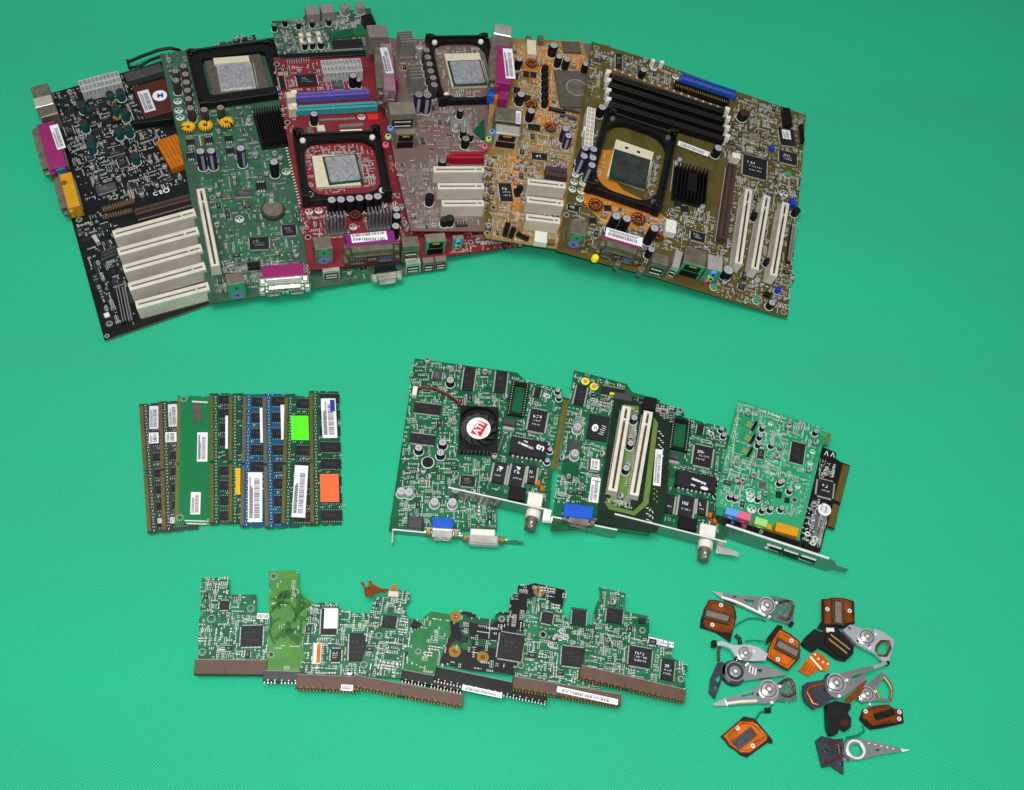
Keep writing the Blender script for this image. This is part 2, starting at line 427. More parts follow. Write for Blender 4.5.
def slot(T, p1, p2, w=7.6, h=14, m='slot_white', key=.83, pins=True, name='expansion_slot', groove=2.0, gm='slot_groove'):
    x, y, L, a = T.line(p1, p2, h); T.block(x, y, L + 2, w + 2.5, a)
    def mk(b):
        rw = (w - groove) / 2
        for sg in (-1, 1): b.box(0, sg * (groove / 2 + rw / 2), 1, h, L, rw, m, ch=.35)
        for sg in (-1, 1): b.box(sg * (L / 2 - 1.2), 0, 1.01, h - .3, 2.4, groove, m)
        b.box(0, 0, 1.02, h - 5, L - 4.8, groove, gm)
        if key: b.box(-L / 2 + L * key, 0, h - 6, h - .15, 1.6, groove, m)
        n = int(L / 1.3)
        for i in range(n):
            u = -L / 2 + (i + .5) * L / n
            for sg in (-1, 1):
                b.box(u, sg * (groove / 2 - .15), h - 4.9, h - 1.2, .6, .3, 'gold_dull')
                if pins: b.box(u, sg * (w / 2 + .35), .02, .95, .55, 1.1 if i % 2 else .5, 'lead')
    b = MB(); mk(b); return T.put(name, b, x, y, 0, a)
def memslot(T, p1, p2, m='slot_black', w=6.5, h=9.5, clips=(1, 1), clipm='plastic_white'):
    o = slot(T, p1, p2, w, h, m, .45, False, 'memory_slot', 1.5, 'slot_groove')
    x, y, L, a = T.line(p1, p2, h)
    for sg, on in zip((-1, 1), clips):
        if on:
            def mk(b):
                b.box(0, 0, 1, h + 5, 3.4, w * .72, clipm, ch=.4); b.box(1.6, 0, h - 2, h + 3.5, 2.5, w * .95, clipm, ch=.4)
                b.box(0, 0, h + 4.6, h + 6, 5.5, w * .5, clipm, ch=.4)
            T.link('retaining_clip', cached(('clip', w, h, clipm), mk), sg * (L / 2 + 1.4), 0, 0, 0 if sg > 0 else math.pi, parent=o)
    return o
def sticker(T, spec, h, code=True, m='paper', name='label_sticker', th=.12, parent=None, rows=2, label=None, ink='ink', seed=0):
    x, y, w, l, a = T.rect(spec, h); b = MB(); b.box(0, 0, h, h + th, w, l, m)
    rng = random.Random(int(w * 7 + l * 13) + seed); W2, L2, ax = (w, l, 0) if w >= l else (l, w, math.pi / 2)
    if code:
        ca, sa = math.cos(ax), math.sin(ax); z = h + th
        def bx(u, v, ww, ll): b.box(u * ca - v * sa, u * sa + v * ca, z, z + .03, ww, ll, ink, ax)
        u = -W2 * .42
        while u < W2 * .36:
            ww = rng.choice([.22, .3, .45, .6]) * max(.7, W2 / 40); bx(u + ww / 2, -L2 * .12, ww, L2 * .38); u += ww + rng.choice([.25, .4, .6]) * max(.7, W2 / 40)
        for r in range(rows):
            u = -W2 * .42; v = L2 * (.2 + .2 * r / max(1, rows - .5)); e = W2 * rng.uniform(.1, .42)
            while u < e:
                ww = rng.uniform(.4, 1.1); bx(u + ww / 2, v, ww, L2 * .08 + .12); u += ww + .35
    return T.put(name, b, x, y, 0, a, parent=parent, label=label)
def text(T, s, p, size, ang, h, m='silk', name='printed_text', parent=None, local=None, shear=0, bold=.0):
    cu = bpy.data.curves.new(name, 'FONT'); cu.body = s; cu.size = size * S; cu.align_x = 'CENTER'; cu.align_y = 'CENTER'
    cu.extrude = .02 * S; cu.offset = bold * S; cu.shear = shear; cu.resolution_u = 3
    tmp = bpy.data.objects.new('tmp', cu); COL.objects.link(tmp)
    dg = bpy.context.evaluated_depsgraph_get(); me = bpy.data.meshes.new_from_object(tmp.evaluated_get(dg))
    bpy.data.objects.remove(tmp); bpy.data.curves.remove(cu)
    me.materials.clear(); me.materials.append(MATS[m])
    x, y = local if local else T.at(p, h)
    return T.link(name, me, x, y, h + .03, math.radians(ang), parent=parent)
def cube(T, spec, h, m, name, ch=.5, z0=0.0, parent=None, block=True, label=None):
    x, y, w, l, a = T.rect(spec, h)
    if block: T.block(x, y, w, l, a)
    b = MB(); b.box(0, 0, z0, h, w, l, m, ch=ch); return T.put(name, b, x, y, 0, a, parent=parent, label=label)
def dshell(b, x, z, y, w, hgt, depth, m='metal', inner='plastic_black', pins='gold'):
    """D-shaped metal shell standing out of a front face at local -y"""
    yy = y - depth
    b.box(x, y - .5, z - hgt / 2 - 1.2, z + hgt / 2 + 1.2, w + 14, 1.0, m)             # flange
    for (dz, ww) in ((hgt / 2, w), (-hgt / 2, w - 3)):
        b.box(x, y - depth / 2 - 1, z + dz - .4, z + dz + .4, ww, depth, m)
    for sg in (-1, 1): b.box(x + sg * (w / 2 - .8), y - depth / 2 - 1, z - hgt / 2, z + hgt / 2, .8, depth, m)
    b.box(x, y - depth / 2 + .2, z - hgt / 2 + .5, z + hgt / 2 - .5, w - 2.4, depth - 1.4, inner)
    n = int((w - 5) / 2.2)
    for i in range(n):
        u = x - (w - 5) / 2 + (i + .5) * (w - 5) / n
        for dz in (-1.2, 1.2): b.box(u, y - depth + .2, z + dz - .3, z + dz + .3, .7, .4, pins)
    for sg in (-1, 1):
        cx = x + sg * (w / 2 + 3.6)
        for k in range(1): b.box(cx, y - 3.2, z - 2.2, z + 2.2, 4.4, 5, 'brass' if pins == 'gold' else m, ch=.6)
def parallel(T, spec, h=28, m='magenta', shell='metal', low=('serial', 'vga'), st=None, code=True, name='parallel_port', label=None, ribs=False):
    x, y, w, l, a = T.rect(spec, h); T.block(x, y, w, l + 6, a); b = MB()
    b.box(0, 0, 0 if not low else 14, h, w * .9, l, m, ch=.6)
    for i in range(12 if ribs else 0): b.box(-w * .36 + i * w * .065, l * .12, h, h + .5, w * .025, l * .6, m)
    b.box(0, -l / 2 + 2, h - 13, h - 3, w, 4, m, ch=.5)
    dshell(b, 0, h - 7, -l / 2, w * .76, 8, 6, shell, shell, shell)
    for i in range(12): b.box(-w * .33 + i * w * .06, l / 2 + .4, 2, h - 6, .6, .6, 'lead')
    o = T.put(name, b, x, y, 0, a, label=label)
    if low:
        k = len(low)
        for i, kind in enumerate(low):
            c = MB(); u = (i - (k - 1) / 2) * w * .52; mm = {'serial': 'port_teal', 'vga': 'vga_blue', 'game': 'mustard', 'plain': shell}[kind]
            c.box(u, 0, 0, 13.6, w * .44, l * .9, mm, ch=.5)
            dshell(c, u, 7, -l / 2, w * .30, 7, 5, shell, mm if kind == 'vga' else 'slot_black', 'lead')
            T.put('video_port' if kind == 'vga' else 'serial_port', c, parent=o)
    if st: sticker(T, st, h, code, parent=None)
    return o
def metalport(T, spec, h=26, m='metal_dull', front='slot_black', kind='usb', name=None, panel=None):
    """a shielded socket; its openings are in the local -y face"""
    x, y, w, l, a = T.rect(spec, h); T.block(x, y, w, l + 1, a); b = MB(); b.box(0, 0, 0, h, w, l, m, ch=.5)
    f = -l / 2
    if panel: b.box(0, f - .3, .5, h - .5, w - .4, .6, panel); f -= .6
    nm = {'usb': 'usb_port', 'lan': 'network_port', 'ps2': 'keyboard_mouse_port', 'audio': 'audio_port'}[kind]
    if kind == 'usb':
        for z in (.22, .5): b.box(0, f - .1, h * z - 2.6, h * z + 2.6, w * .8, .4, front); b.box(0, f - .2, h * z - 1, h * z + .4, w * .66, .6, 'plastic_white')
    if kind == 'lan':
        b.box(0, f - .1, h * .5, h * .88, w * .7, .5, front); b.box(0, f - .3, h * .78, h * .86, w * .34, .7, 'mustard')
        for z in (.14, .34): b.box(0, f - .1, h * z - 2, h * z + 2, w * .8, .4, front)
    if kind == 'ps2':
        for z, mm in ((.28, 'ps2_purple'), (.74, 'ps2_green')):
            for k in (0,):
                vs = []
                c = MB()
            n = 20; r = min(w * .4, 5.6)
            b.add([(r * math.cos(t * 2 * math.pi / n), f - .4, h * z + r * math.sin(t * 2 * math.pi / n)) for t in range(n)] + [(r * math.cos(t * 2 * math.pi / n), f, h * z + r * math.sin(t * 2 * math.pi / n)) for t in range(n)],
                  [tuple(range(n))] + [(i, i + n, (i + 1) % n + n, (i + 1) % n) for i in range(n)], mm)
            b.box(0, f - .55, h * z - 1, h * z + 1, 2.2, .3, 'slot_black')
    if kind == 'audio':
        for z, mm in ((.14, 'jack_pink'), (.47, 'jack_green'), (.8, 'jack_blue')):
            n = 20; r = min(w * .42, h * .15)
            b.add([(r * math.cos(t * 2 * math.pi / n), f - 3.0, h * z + r * math.sin(t * 2 * math.pi / n)) for t in range(n)] + [(r * 1.05 * math.cos(t * 2 * math.pi / n), f, h * z + r * 1.05 * math.sin(t * 2 * math.pi / n)) for t in range(n)],
                  [tuple(range(n))] + [(i, i + n, (i + 1) % n + n, (i + 1) % n) for i in range(n)], mm)
            b.box(0, f - 3.1, h * z - 1.2, h * z + 1.2, 2.4, .3, 'slot_black')
    return T.put(name or nm, b, x, y, 0, a)
def heatsink(T, spec, h=14, m='sink_black', fins=8, along='y', base=3, fw=.9, name='heatsink', clipblock=False):
    x, y, w, l, a = T.rect(spec, h); T.block(x, y, w, l, a); b = MB(); b.box(0, 0, 0, base, w, l, m, ch=.3)
    for i in range(fins):
        if along == 'y': b.box(-w / 2 + (i + .5) * w / fins, 0, base, h, fw, l, m, ch=.15)
        else: b.box(0, -l / 2 + (i + .5) * l / fins, base, h, w, fw, m, ch=.15)
    if clipblock: b.box(0, 0, base, h + .5, w * .3, l * .55, m, ch=.4)
    return T.put(name, b, x, y, 0, a)
def atx(T, spec, h=13, m='plastic_white', cols=10, rows=2, name='power_socket'):
    x, y, w, l, a = T.rect(spec, h); T.block(x, y, w, l, a); b = MB()
    if l > w: w, l = l, w; a += math.pi / 2
    b.box(0, 0, 0, h - 6, w, l, m); cw = w / cols; cl = l / rows; t = .9
    for i in range(cols + 1): b.box(-w / 2 + t / 2 + i * (w - t) / cols, 0, h - 6, h, t, l, m, ch=.1)
    for j in range(rows + 1): b.box(0, -l / 2 + t / 2 + j * (l - t) / rows, h - 6, h - .02, w - .1, t, m)
    for i in range(cols):
        for j in range(rows): b.box(-w / 2 + (i + .5) * cw, -l / 2 + (j + .5) * cl, h - 6, h - 3.5, .8, .8, 'gold')
    b.box(0, l / 2 + .9, 1, h - 1, 5, 1.8, m, ch=.3)
    return T.put(name, b, x, y, 0, a)
def header(T, p1, p2, rows=2, h=7, m='slot_black', pm='gold', name='pin_header', base=2.5, wid=None):
    x, y, L, a = T.line(p1, p2, base); wd = wid or 2.5 * rows; T.block(x, y, L, wd, a); b = MB(); b.box(0, 0, 0, base, L, wd, m, ch=.2)
    n = max(2, int(round(L / 2.54)))
    for i in range(n):
        for j in range(rows): b.box(-L / 2 + (i + .5) * L / n, (j - (rows - 1) / 2) * 2.54, base, h, .65, .65, pm)
    return T.put(name, b, x, y, 0, a)
def shroud(T, p1, p2, w=8.5, h=9, m='vga_blue', name='dark_strip', rows=2):
    x, y, L, a = T.line(p1, p2, h); T.block(x, y, L, w, a); b = MB(); b.box(0, 0, 0, 3, L, w, m)
    for sg in (-1, 1): b.box(0, sg * (w / 2 - .6), 3, h, L, 1.2, m, ch=.2); b.box(sg * (L / 2 - .7), 0, 3, h - .02, 1.4, w - 2.4, m)
    n = int(L / 2.54) - 1
    for i in range(n):
        for j in (-1, 1): b.box(-L / 2 + (i + 1) * L / (n + 1), j * 1.27, 3, h - 1.5, .7, .7, 'gold')
    b.box(0, -w / 2 - .5, 3, h, 4, 1.2, m)
    return T.put(name, b, x, y, 0, a)
def rrect(w, l, r, n=6):
    out = []
    for cx, cy, a0 in ((w / 2 - r, l / 2 - r, 0), (-w / 2 + r, l / 2 - r, 90), (-w / 2 + r, -l / 2 + r, 180), (w / 2 - r, -l / 2 + r, 270)):
        for k in range(n + 1):
            t = math.radians(a0 + 90 * k / n); out.append((cx + r * math.cos(t), cy + r * math.sin(t)))
    return out
def retention(T, spec, h=7, m='plastic_black', wall=7, post=18, pins='plastic_white', rr=14):
    x, y, w, l, a = T.rect(spec, h); b = MB()
    b.prism(rrect(w, l, 3, 3), 2, h, m, [rrect(w - 2 * wall, l - 2 * wall, rr, 6)])
    for sx in (-1, 1):
        b.box(sx * (w / 2 - 1), 0, h, h + 5, 2, l - 16, m, ch=.4)
        for sy in (-1, 1):
            b.box(sx * (w / 2 - 4), sy * (l / 2 - 4), 0, post, 2.4, 9, m, ch=.5); b.box(sx * (w / 2 - 4), sy * (l / 2 - 1.2), 0, post, 8, 2.4, m, ch=.5)
            b.box(sx * (w / 2 - 7.5), sy * (l / 2 - 3), post - 3, post, 6, 3, m, ch=.5)
            if pins: b.cyl(sx * (w / 2 - 9), sy * (l / 2 - 9), h, h + 3, 3, pins, 16, ch=.8)
    for sy in (-1, 1): b.box(0, sy * (l / 2 - 1), h, h + 3, w - 18, 2, m, ch=.4)
    o = T.put('retention_frame', b, x, y, 0, a)
    for sx in (-1, 1): T.block(x + sx * (w / 2 - 4) * math.cos(a), y + sx * (w / 2 - 4) * math.sin(a), 8, l, a)
    for sy in (-1, 1): T.block(x - sy * (l / 2 - 4) * math.sin(a), y + sy * (l / 2 - 4) * math.cos(a), w, 8, a)
    return o
def cpu(T, sock, ihs, h=6.5, sm='plastic_ivory', im='spreader', mm='cpu_green', bar=True):
    x, y, w, l, a = T.rect(sock, 4); T.block(x, y, w, l, a); b = MB(); b.box(0, 0, 0, 4, w, l, sm, ch=.5)
    o = T.put('cpu_socket', b, x, y, 0, a)
    x2, y2, w2, l2, a2 = T.rect(ihs, h); c = MB(); c.box(0, 0, 4.02, 5, w2 + 4, l2 + 4, mm)
    c.prism(rrect(w2, l2, 2.2, 4), 5.01, h - .3, im); c.prism(rrect(w2 - 3, l2 - 3, 2, 4), h - .3, h, im)
    T.put('processor', c, x2, y2, 0, a2)
    d = MB(); r = random.Random(5); pts = []
    d.tube([(w2 / 2 + 4, -l2 / 2, 4.6), (w2 / 2 + 4.4, l2 / 2, 4.6)], .7, 'metal'); T.put('socket_lever', d, x2, y2, 0, a2)
    return o
def moon(b, x, y, r, z=.05):
    """silkscreen mark of an empty capacitor place: ring with one filled half, two pads"""
    b.ring(x, y, z, z + .03, r, r * .86, 'silk', 18)
    pts = [(x + r * .85 * math.cos(t), y + r * .85 * math.sin(t)) for t in [math.pi + k * math.pi / 8 for k in range(9)]]
    b.prism(pts, z, z + .03, 'silk'); b.cyl(x, y - r * .35, z + .03, z + .08, r * .2, 'ferrite', 8); b.cyl(x, y + r * .35, z, z + .05, r * .2, 'solder', 8)
def moons(T, L, r=3.6):
    b = MB()
    for p in L:
        x, y = T.at(p); moon(b, x, y, r); T.block(x, y, 2 * r, 2 * r)
    return T.put('silkscreen_circles', b)
def pour(T, L, m='copper_pour', z=.02, name='copper_pour'):
    b = MB(); b.prism(T.pts(L), .0 + z - .015, z, m); return T.put(name, b)
SMD = [('chip_resistor', 1.9, 1.0, .55, 'res_body'), ('chip_resistor', 1.5, .8, .5, 'res_pale'), ('chip_capacitor', 1.9, 1.1, .9, 'tan'), ('chip_capacitor', 1.5, .8, .8, 'tan'), ('chip_capacitor', 3.0, 1.7, 1.2, 'tan')]
def smd_mesh(k):
    nm, w, l, h, m = SMD[k]
    def mk(b):
        b.box(0, 0, 0, h, w * .56, l, m)
        for sg in (-1, 1): b.box(sg * w * .39, 0, 0, h + .03, w * .22, l + .04, 'solder')
    return cached((nm, k), mk)
def smd(T, poly, cell=6.0, seed=1, dens=.85, tr='silk_dim', limit=100, traces=26, ic=.12, silk='silk', pale=.35, tcap=.05):
    """small components in short aligned rows, pads, vias, silkscreen outlines"""
    rng = random.Random(seed); P = T.pts(poly)
    x0, x1 = min(p[0] for p in P), max(p[0] for p in P); y0, y1 = min(p[1] for p in P), max(p[1] for p in P)
    items = []; pads = MB(); sk = MB(); npad = 0; trb = MB()
    def ok(x, y, r=.8): return inside((x, y), P) and T.free(x, y, r)
    nx, ny = max(1, int((x1 - x0) / cell)), max(1, int((y1 - y0) / cell))
    for i in range(nx + 1):
        for j in range(ny + 1):
            if rng.random() > dens: continue
            cx, cy = x0 + (i + rng.uniform(.3, .7)) * cell, y0 + (j + rng.uniform(.3, .7)) * cell
            t = rng.random(); ho = rng.random() < .5
            if t < ic and ok(cx, cy, 3.4):
                w, l = rng.choice([(5, 4), (4, 3), (6, 4.5), (3.2, 3.2)]); a = 0 if ho else math.pi / 2
                def mk(b, w=w, l=l):
                    b.box(0, 0, .2, 1.4, w, l, 'chip', ch=.2); n = 4
                    for q in range(n):
                        for sg in (-1, 1): b.box(-w / 2 + (q + .5) * w / n, sg * (l / 2 + .4), .02, .6, .5, .9, 'lead')
                    b.box(0, .3, 1.4, 1.43, w * .6, .35, 'mark'); b.box(-.2, -.5, 1.4, 1.43, w * .45, .3, 'mark')
                T.link('small_chip', cached(('small_chip', w, l), mk), cx, cy, 0, a); T.block(cx, cy, w + 1, l + 1.6, a, .2)
            elif t < ic + tcap and ok(cx, cy, 2.4):
                cap_r = rng.choice([2, 2.5])
                def mk(b, r=cap_r):
                    b.box(0, 0, 0, .8, r * 2.1, r * 2.1, 'res_body', ch=.2); b.cyl(0, 0, .8, 5, r, 'alu', 16, ch=.3)
                    b.prism([(r * .75 * math.cos(math.pi * k / 6), r * .75 * math.sin(math.pi * k / 6)) for k in range(7)], 5, 5.05, 'ferrite')
                T.link('small_capacitor', cached(('small_capacitor', cap_r), mk), cx, cy, 0, rng.choice([0, 1.57, 3.14])); T.block(cx, cy, 5, 5, 0, .2)
            elif t < .72:
                k = rng.choices(range(5), [3, 3 * pale * 2, 3, 2, .7])[0]; n = rng.randint(1, 5); w, l = SMD[k][1], SMD[k][2]; pitch = l + .75
                across = rng.random() < .75
                for q in range(n):
                    d = (q - (n - 1) / 2) * (pitch if across else w + .6)
                    u, v = (0, d) if across else (d, 0)
                    if not ho: u, v = v, u
                    x, y = cx + u, cy + v; a = 0 if ho else math.pi / 2
                    if not across: a = 0 if ho else math.pi / 2
                    if ok(x, y, 1.0): items.append((k, x, y, a)); 
                if rng.random() < .2 and ok(cx, cy, 2) :
                    L2 = n * pitch + .8; w2 = w + 1.4
                    ww, ll = (w2, L2) if ho == across else (L2, w2)
                    if all(inside((cx + sx * (ww / 2 + .3), cy + sy * (ll / 2 + .3)), P) for sx in (-1, 1) for sy in (-1, 1)):
                      for s1 in (-1, 1):
                        sk.box(cx + s1 * ww / 2, cy, .05, .08, .22, ll, silk); sk.box(cx, cy + s1 * ll / 2, .055, .085, ww, .22, silk)
            elif t < .9:
                n = rng.randint(2, 6)
                for q in range(n):
                    x, y = cx + (q - n / 2) * 1.3 * ho, cy + (q - n / 2) * 1.3 * (not ho)
                    if ok(x, y, .7): pads.cyl(x, y, 0, .12, rng.choice([.3, .4, .55]), 'solder', 8); npad += 1
            if rng.random() < .22:
                n = rng.randint(2, 4)
                for q in range(n):
                    x, y = cx + 2.1 + q * .9 * ho, cy + 2.1 + q * .9 * (not ho)
                    if ok(x, y, .5) and inside((x + .8, y + .8), P) and inside((x - .8, y - .8), P): sk.box(x, y, .05, .08, .55 if ho else .9, .9 if ho else .55, silk)
    for g in range(traces):
        x, y = rng.uniform(x0, x1), rng.uniform(y0, y1); n = rng.randint(3, 8); d = rng.choice([0, 90, 180, 270]); path = [(x, y)]
        for k in range(3):
            L = rng.uniform(6, 26) if k != 1 else rng.uniform(3, 9); dd = math.radians(d + (45 * (k == 1)))
            x, y = x + L * math.cos(dd), y + L * math.sin(dd); path.append((x, y))
        for q in range(n):
            o = (q - n / 2) * .95
            for (ax, ay), (bx, by) in zip(path, path[1:]):
                dx, dy = bx - ax, by - ay; L = math.hypot(dx, dy); nx_, ny_ = -dy / L, dx / L
                ok2 = inside((ax + nx_ * o, ay + ny_ * o), P) and inside((bx + nx_ * o, by + ny_ * o), P)
                if ok2:
                    trb.add([(ax + nx_ * (o + s1) + 0, ay + ny_ * (o + s1), .03 + q * .0015) for s1 in (-.16, .16)] + [(bx + nx_ * (o + s1), by + ny_ * (o + s1), .03 + q * .0015) for s1 in (.16, -.16)], [(0, 1, 2, 3)], tr)
    items.sort(key=lambda t: -SMD[t[0]][1]); cnt = {}; rest = MB(); nrest = 0
    for (k, x, y, a) in items:
        nm = SMD[k][0]; cnt[nm] = T.__dict__.setdefault('cnt', {}).get(nm, 0)
        if cnt[nm] < limit:
            T.cnt[nm] = cnt[nm] + 1; T.link(nm, smd_mesh(k), x, y, 0, a)
        else:
            w, l, h, m = SMD[k][1:]; rest.box(x, y, 0, h, w * .56, l, m, a); nrest += 1
            ca, sa = math.cos(a), math.sin(a)
            for sg in (-1, 1): rest.box(x + sg * w * .39 * ca, y + sg * w * .39 * sa, 0, h + .03, w * .22, l + .04, 'solder', a)
    if nrest: T.put('tiny_components', rest, stuff=True)
    if npad: T.put('solder_pads', pads, stuff=True)
    if sk.v: T.put('silkscreen', sk, stuff=True)
    if trb.v: T.put('board_traces', trb, stuff=True)
def contacts(T, p1, p2, w=6, back='gold_dull', pitch=1.27, name='edge_contacts', notch=()):
    """gold fingers along an edge, from p1 to p2, on top of the board"""
    x, y, L, a = T.line(p1, p2, 0); T.block(x, y, L, w, a); b = MB(); n = int(L / pitch)
    for i in range(n):
        u = -L / 2 + (i + .5) * L / n
        if any(lo < (i + .5) / n < hi for lo, hi in notch): continue
        b.box(u, 0, 0, .06, pitch * .66, w, back)
    return T.put(name, b, x, y, 0, a)
def upright_bracket(T, p1, p2, z0, z1, th=1.0, m='bracket_steel', holes=(), tab=None, name='bracket', edge_glint=True):
    """sheet metal standing across the end of a card; p1, p2 are the ends of its upper edge"""
    x, y, L, a = T.line(p1, p2, z1); b = MB()
    xs = [-L / 2]
    segs = []
    cur = -L / 2
    for (c, w, za, zb) in sorted(holes):
        u = -L / 2 + c * L
        segs.append((cur, u - w / 2, z0, z1)); segs.append((u - w / 2, u + w / 2, z0, za)); segs.append((u - w / 2, u + w / 2, zb, z1)); cur = u + w / 2
    segs.append((cur, L / 2, z0, z1))
    for (u0, u1, za, zb) in segs:
        if u1 > u0 and zb > za: b.box((u0 + u1) / 2, 0, za, zb, u1 - u0, th, m)
    if tab:                                    # tapered tongue at the far end
        t, n = tab; d = 1 if t > 0 else -1; zc = (z0 + z1) / 2; hw = (z1 - z0) / 2
        q = [(0, hw), (n * .25, hw), (n * .42, 5), (n * .7, 4), (n, 4), (n, -4), (n * .7, -4), (n * .42, -5), (n * .25, -hw), (0, -hw)]
        vs = []
        for s1 in (-th / 2, th / 2): vs += [(d * (L / 2 + u), s1, zc + v * (1)) for u, v in q]
        k = len(q); b.add(vs, [tuple(range(k)), tuple(reversed(range(k, 2 * k)))] + [(i, (i + 1) % k, (i + 1) % k + k, i + k) for i in range(k)], m)
    if edge_glint: b.box(0, 0, z1, z1 + .35, L, th + .5, 'metal_bright', ch=.15)  # near-white strip paints the glint along the bracket's top edge
    return T.put(name, b, x, y, 0, a), (x, y, L, a)
# ---------------------------------------------------------------- views the layout was read from
z1 = V(20, 40, 4.935); z2 = V(70, 180, 4.647); z3 = V(160, 0, 4.935); z4 = V(190, 140, 4.65); z5 = V(270, 0, 5.269); z6 = V(280, 120, 4.647)
y1 = V(380, 10, 5.643); y2 = V(390, 130, 6.08); y3 = V(480, 30, 6.08); y4 = V(480, 140, 6.08); y5 = V(570, 30, 6.08); y6 = V(680, 50, 6.08); y7 = V(570, 150, 5.643); y8 = V(680, 170, 4.9375)
m1 = V(130, 380, 4.6545); m2 = V(380, 350, 7.18); m3 = V(470, 360, 7.18); m4 = V(380, 450, 5.689); m5 = V(550, 360, 5.389); m6 = V(540, 450, 4.6545); m7 = V(700, 390, 6.4); m8 = V(700, 480, 6.4)
h1 = V(180, 560, 4.939); h2 = V(310, 570, 5.265); h3 = V(430, 570, 5.269); h4 = V(540, 570, 5.269); h5 = V(690, 580, 7.18); h6 = V(790, 580, 7.185); h7 = V(690, 660, 6.58); h8 = V(790, 660, 6.585)

# ---------------------------------------------------------------- the cloth
def make_cloth():
    m = bpy.data.materials.new('green_cloth'); m.use_nodes = True; nt = m.node_tree; n = nt.nodes; l = nt.links
    b = n['Principled BSDF']; b.inputs['Roughness'].default_value = .85; b.inputs['Specular IOR Level'].default_value = .25
    b.inputs['Sheen Weight'].default_value = 0.0
    t = n.new('ShaderNodeTexCoord')
    mp = n.new('ShaderNodeMapping'); mp.inputs['Rotation'].default_value = (0, 0, math.radians(-8)); l.new(t.outputs['Object'], mp.inputs[0])
    ws = []
    for ang in (40, -50):
        m2_ = n.new('ShaderNodeMapping'); m2_.inputs['Rotation'].default_value = (0, 0, math.radians(ang)); l.new(mp.outputs[0], m2_.inputs[0])
        w = n.new('ShaderNodeTexWave')
        w.inputs['Scale'].default_value = 176; w.inputs['Distortion'].default_value = 1.3; w.inputs['Detail Scale'].default_value = 2
        l.new(m2_.outputs[0], w.inputs['Vector']); ws.append(w)
    mu = n.new('ShaderNodeMath'); mu.operation = 'MULTIPLY'; l.new(ws[0].outputs['Fac'], mu.inputs[0]); l.new(ws[1].outputs['Fac'], mu.inputs[1])
    ma = n.new('ShaderNodeMapping'); ma.inputs['Scale'].default_value = (.5, 1.6, 1); ma.inputs['Rotation'].default_value = (0, 0, .15); l.new(t.outputs['Object'], ma.inputs[0]); no = n.new('ShaderNodeTexNoise'); no.inputs['Scale'].default_value = 5; no.inputs['Detail'].default_value = 6; l.new(ma.outputs[0], no.inputs['Vector'])
    mx = n.new('ShaderNodeMix'); mx.data_type = 'RGBA'; l.new(mu.outputs[0], mx.inputs[0])
    mx.inputs[6].default_value = C(16, 164, 118); mx.inputs[7].default_value = C(62, 204, 164)
    m3_ = n.new('ShaderNodeMix'); m3_.data_type = 'RGBA'; m3_.blend_type = 'MULTIPLY'
    mr = n.new('ShaderNodeMapRange'); mr.inputs[1].default_value = .35; mr.inputs[2].default_value = .65; l.new(no.outputs[0], mr.inputs[0])
    l.new(mr.outputs[0], m3_.inputs[0]); l.new(mx.outputs[2], m3_.inputs[6]); m3_.inputs[7].default_value = (1.5, .9, .94, 1)
    l.new(m3_.outputs[2], b.inputs['Base Color'])
    bp = n.new('ShaderNodeBump'); bp.inputs['Strength'].default_value = .5; bp.inputs['Distance'].default_value = .0003
    l.new(mu.outputs[0], bp.inputs['Height']); l.new(bp.outputs[0], b.inputs['Normal'])
    N = 150; vs = []; x0, x1, ya, yb = -1.3, 1.5, -.75, 2.3
    for j in range(N + 1):
        for i in range(N + 1):
            x = x0 + (x1 - x0) * i / N; y = ya + (yb - ya) * j / N
            z = -.0016 + .0008 * math.sin(7.3 * x + 2.1 * y + 1) * math.sin(4.1 * y - 2.7 * x) + .0005 * math.sin(17 * x + 9 * y) * math.sin(11 * y + 3 * x) + .0002 * math.sin(47 * y - 12 * x)
            vs.append((x, y, min(z, -.0001)))
    fs = [(j * (N + 1) + i, j * (N + 1) + i + 1, (j + 1) * (N + 1) + i + 1, (j + 1) * (N + 1) + i) for j in range(N) for i in range(N)]
    me = bpy.data.meshes.new('green_cloth'); me.from_pydata(vs, [], fs); me.materials.append(m)
    me.polygons.foreach_set('use_smooth', [True] * len(fs)); me.update()
    o = bpy.data.objects.new('ground_cloth', me); COL.objects.link(o); o['kind'] = 'structure'; o['label'] = 'green woven cloth under all the electronics'
make_cloth()

# ================================================================ MOTHERBOARDS (fanned out, each one leaning on the one to its left)
MG = 'motherboards fanned out along the top of the cloth'
# ---- black board, far left
A = Thing('motherboard', 'black motherboard with five white slots and an orange heatsink', 'circuit board',
          (104.4, 340.3), 3, (210, 305), 3, (38, 97), 3, MG)
board(A, [(104.4, 340.3), (38, 97), (254.5, 34.5), (330, 262)], 'pcb_black', holes=[(z2(42, 185), 2), (z2(183, 668), 2), (z2(172, 725), 1.2), (z3(445, 188), 2)])
cube(A, (z1(50, 232), z1(135, 210), z1(92, 385)), 22, 'metal_dull', 'keyboard_mouse_port', .8)
cube(A, (z1(62, 290), z1(150, 268), z1(75, 335)), 22.4, 'metal', 'port_band', .3, block=False)
A_pl = parallel(A, (z1(235, 630), z1(165, 385), z1(150, 655)), 17, 'magenta', 'metal_dull', None)
sticker(A, (z1(145, 425), z1(186, 414), z1(176, 545)), 17.05)
parallel(A, (z2(50, 125), z1(250, 640), z2(-5, 150)), 16, 'mustard', 'metal_dull', None, name='game_port')
cube(A, (z1(195, 628), 9, 6), 15, 'port_teal', 'serial_port', .5)
b = MB(); x, y = A.at(z1(218, 705), 16); b.cyl(0, 0, 16, 16.4, 3, 'gold_dull', 20); A.put('screw_seal', b, x, y)
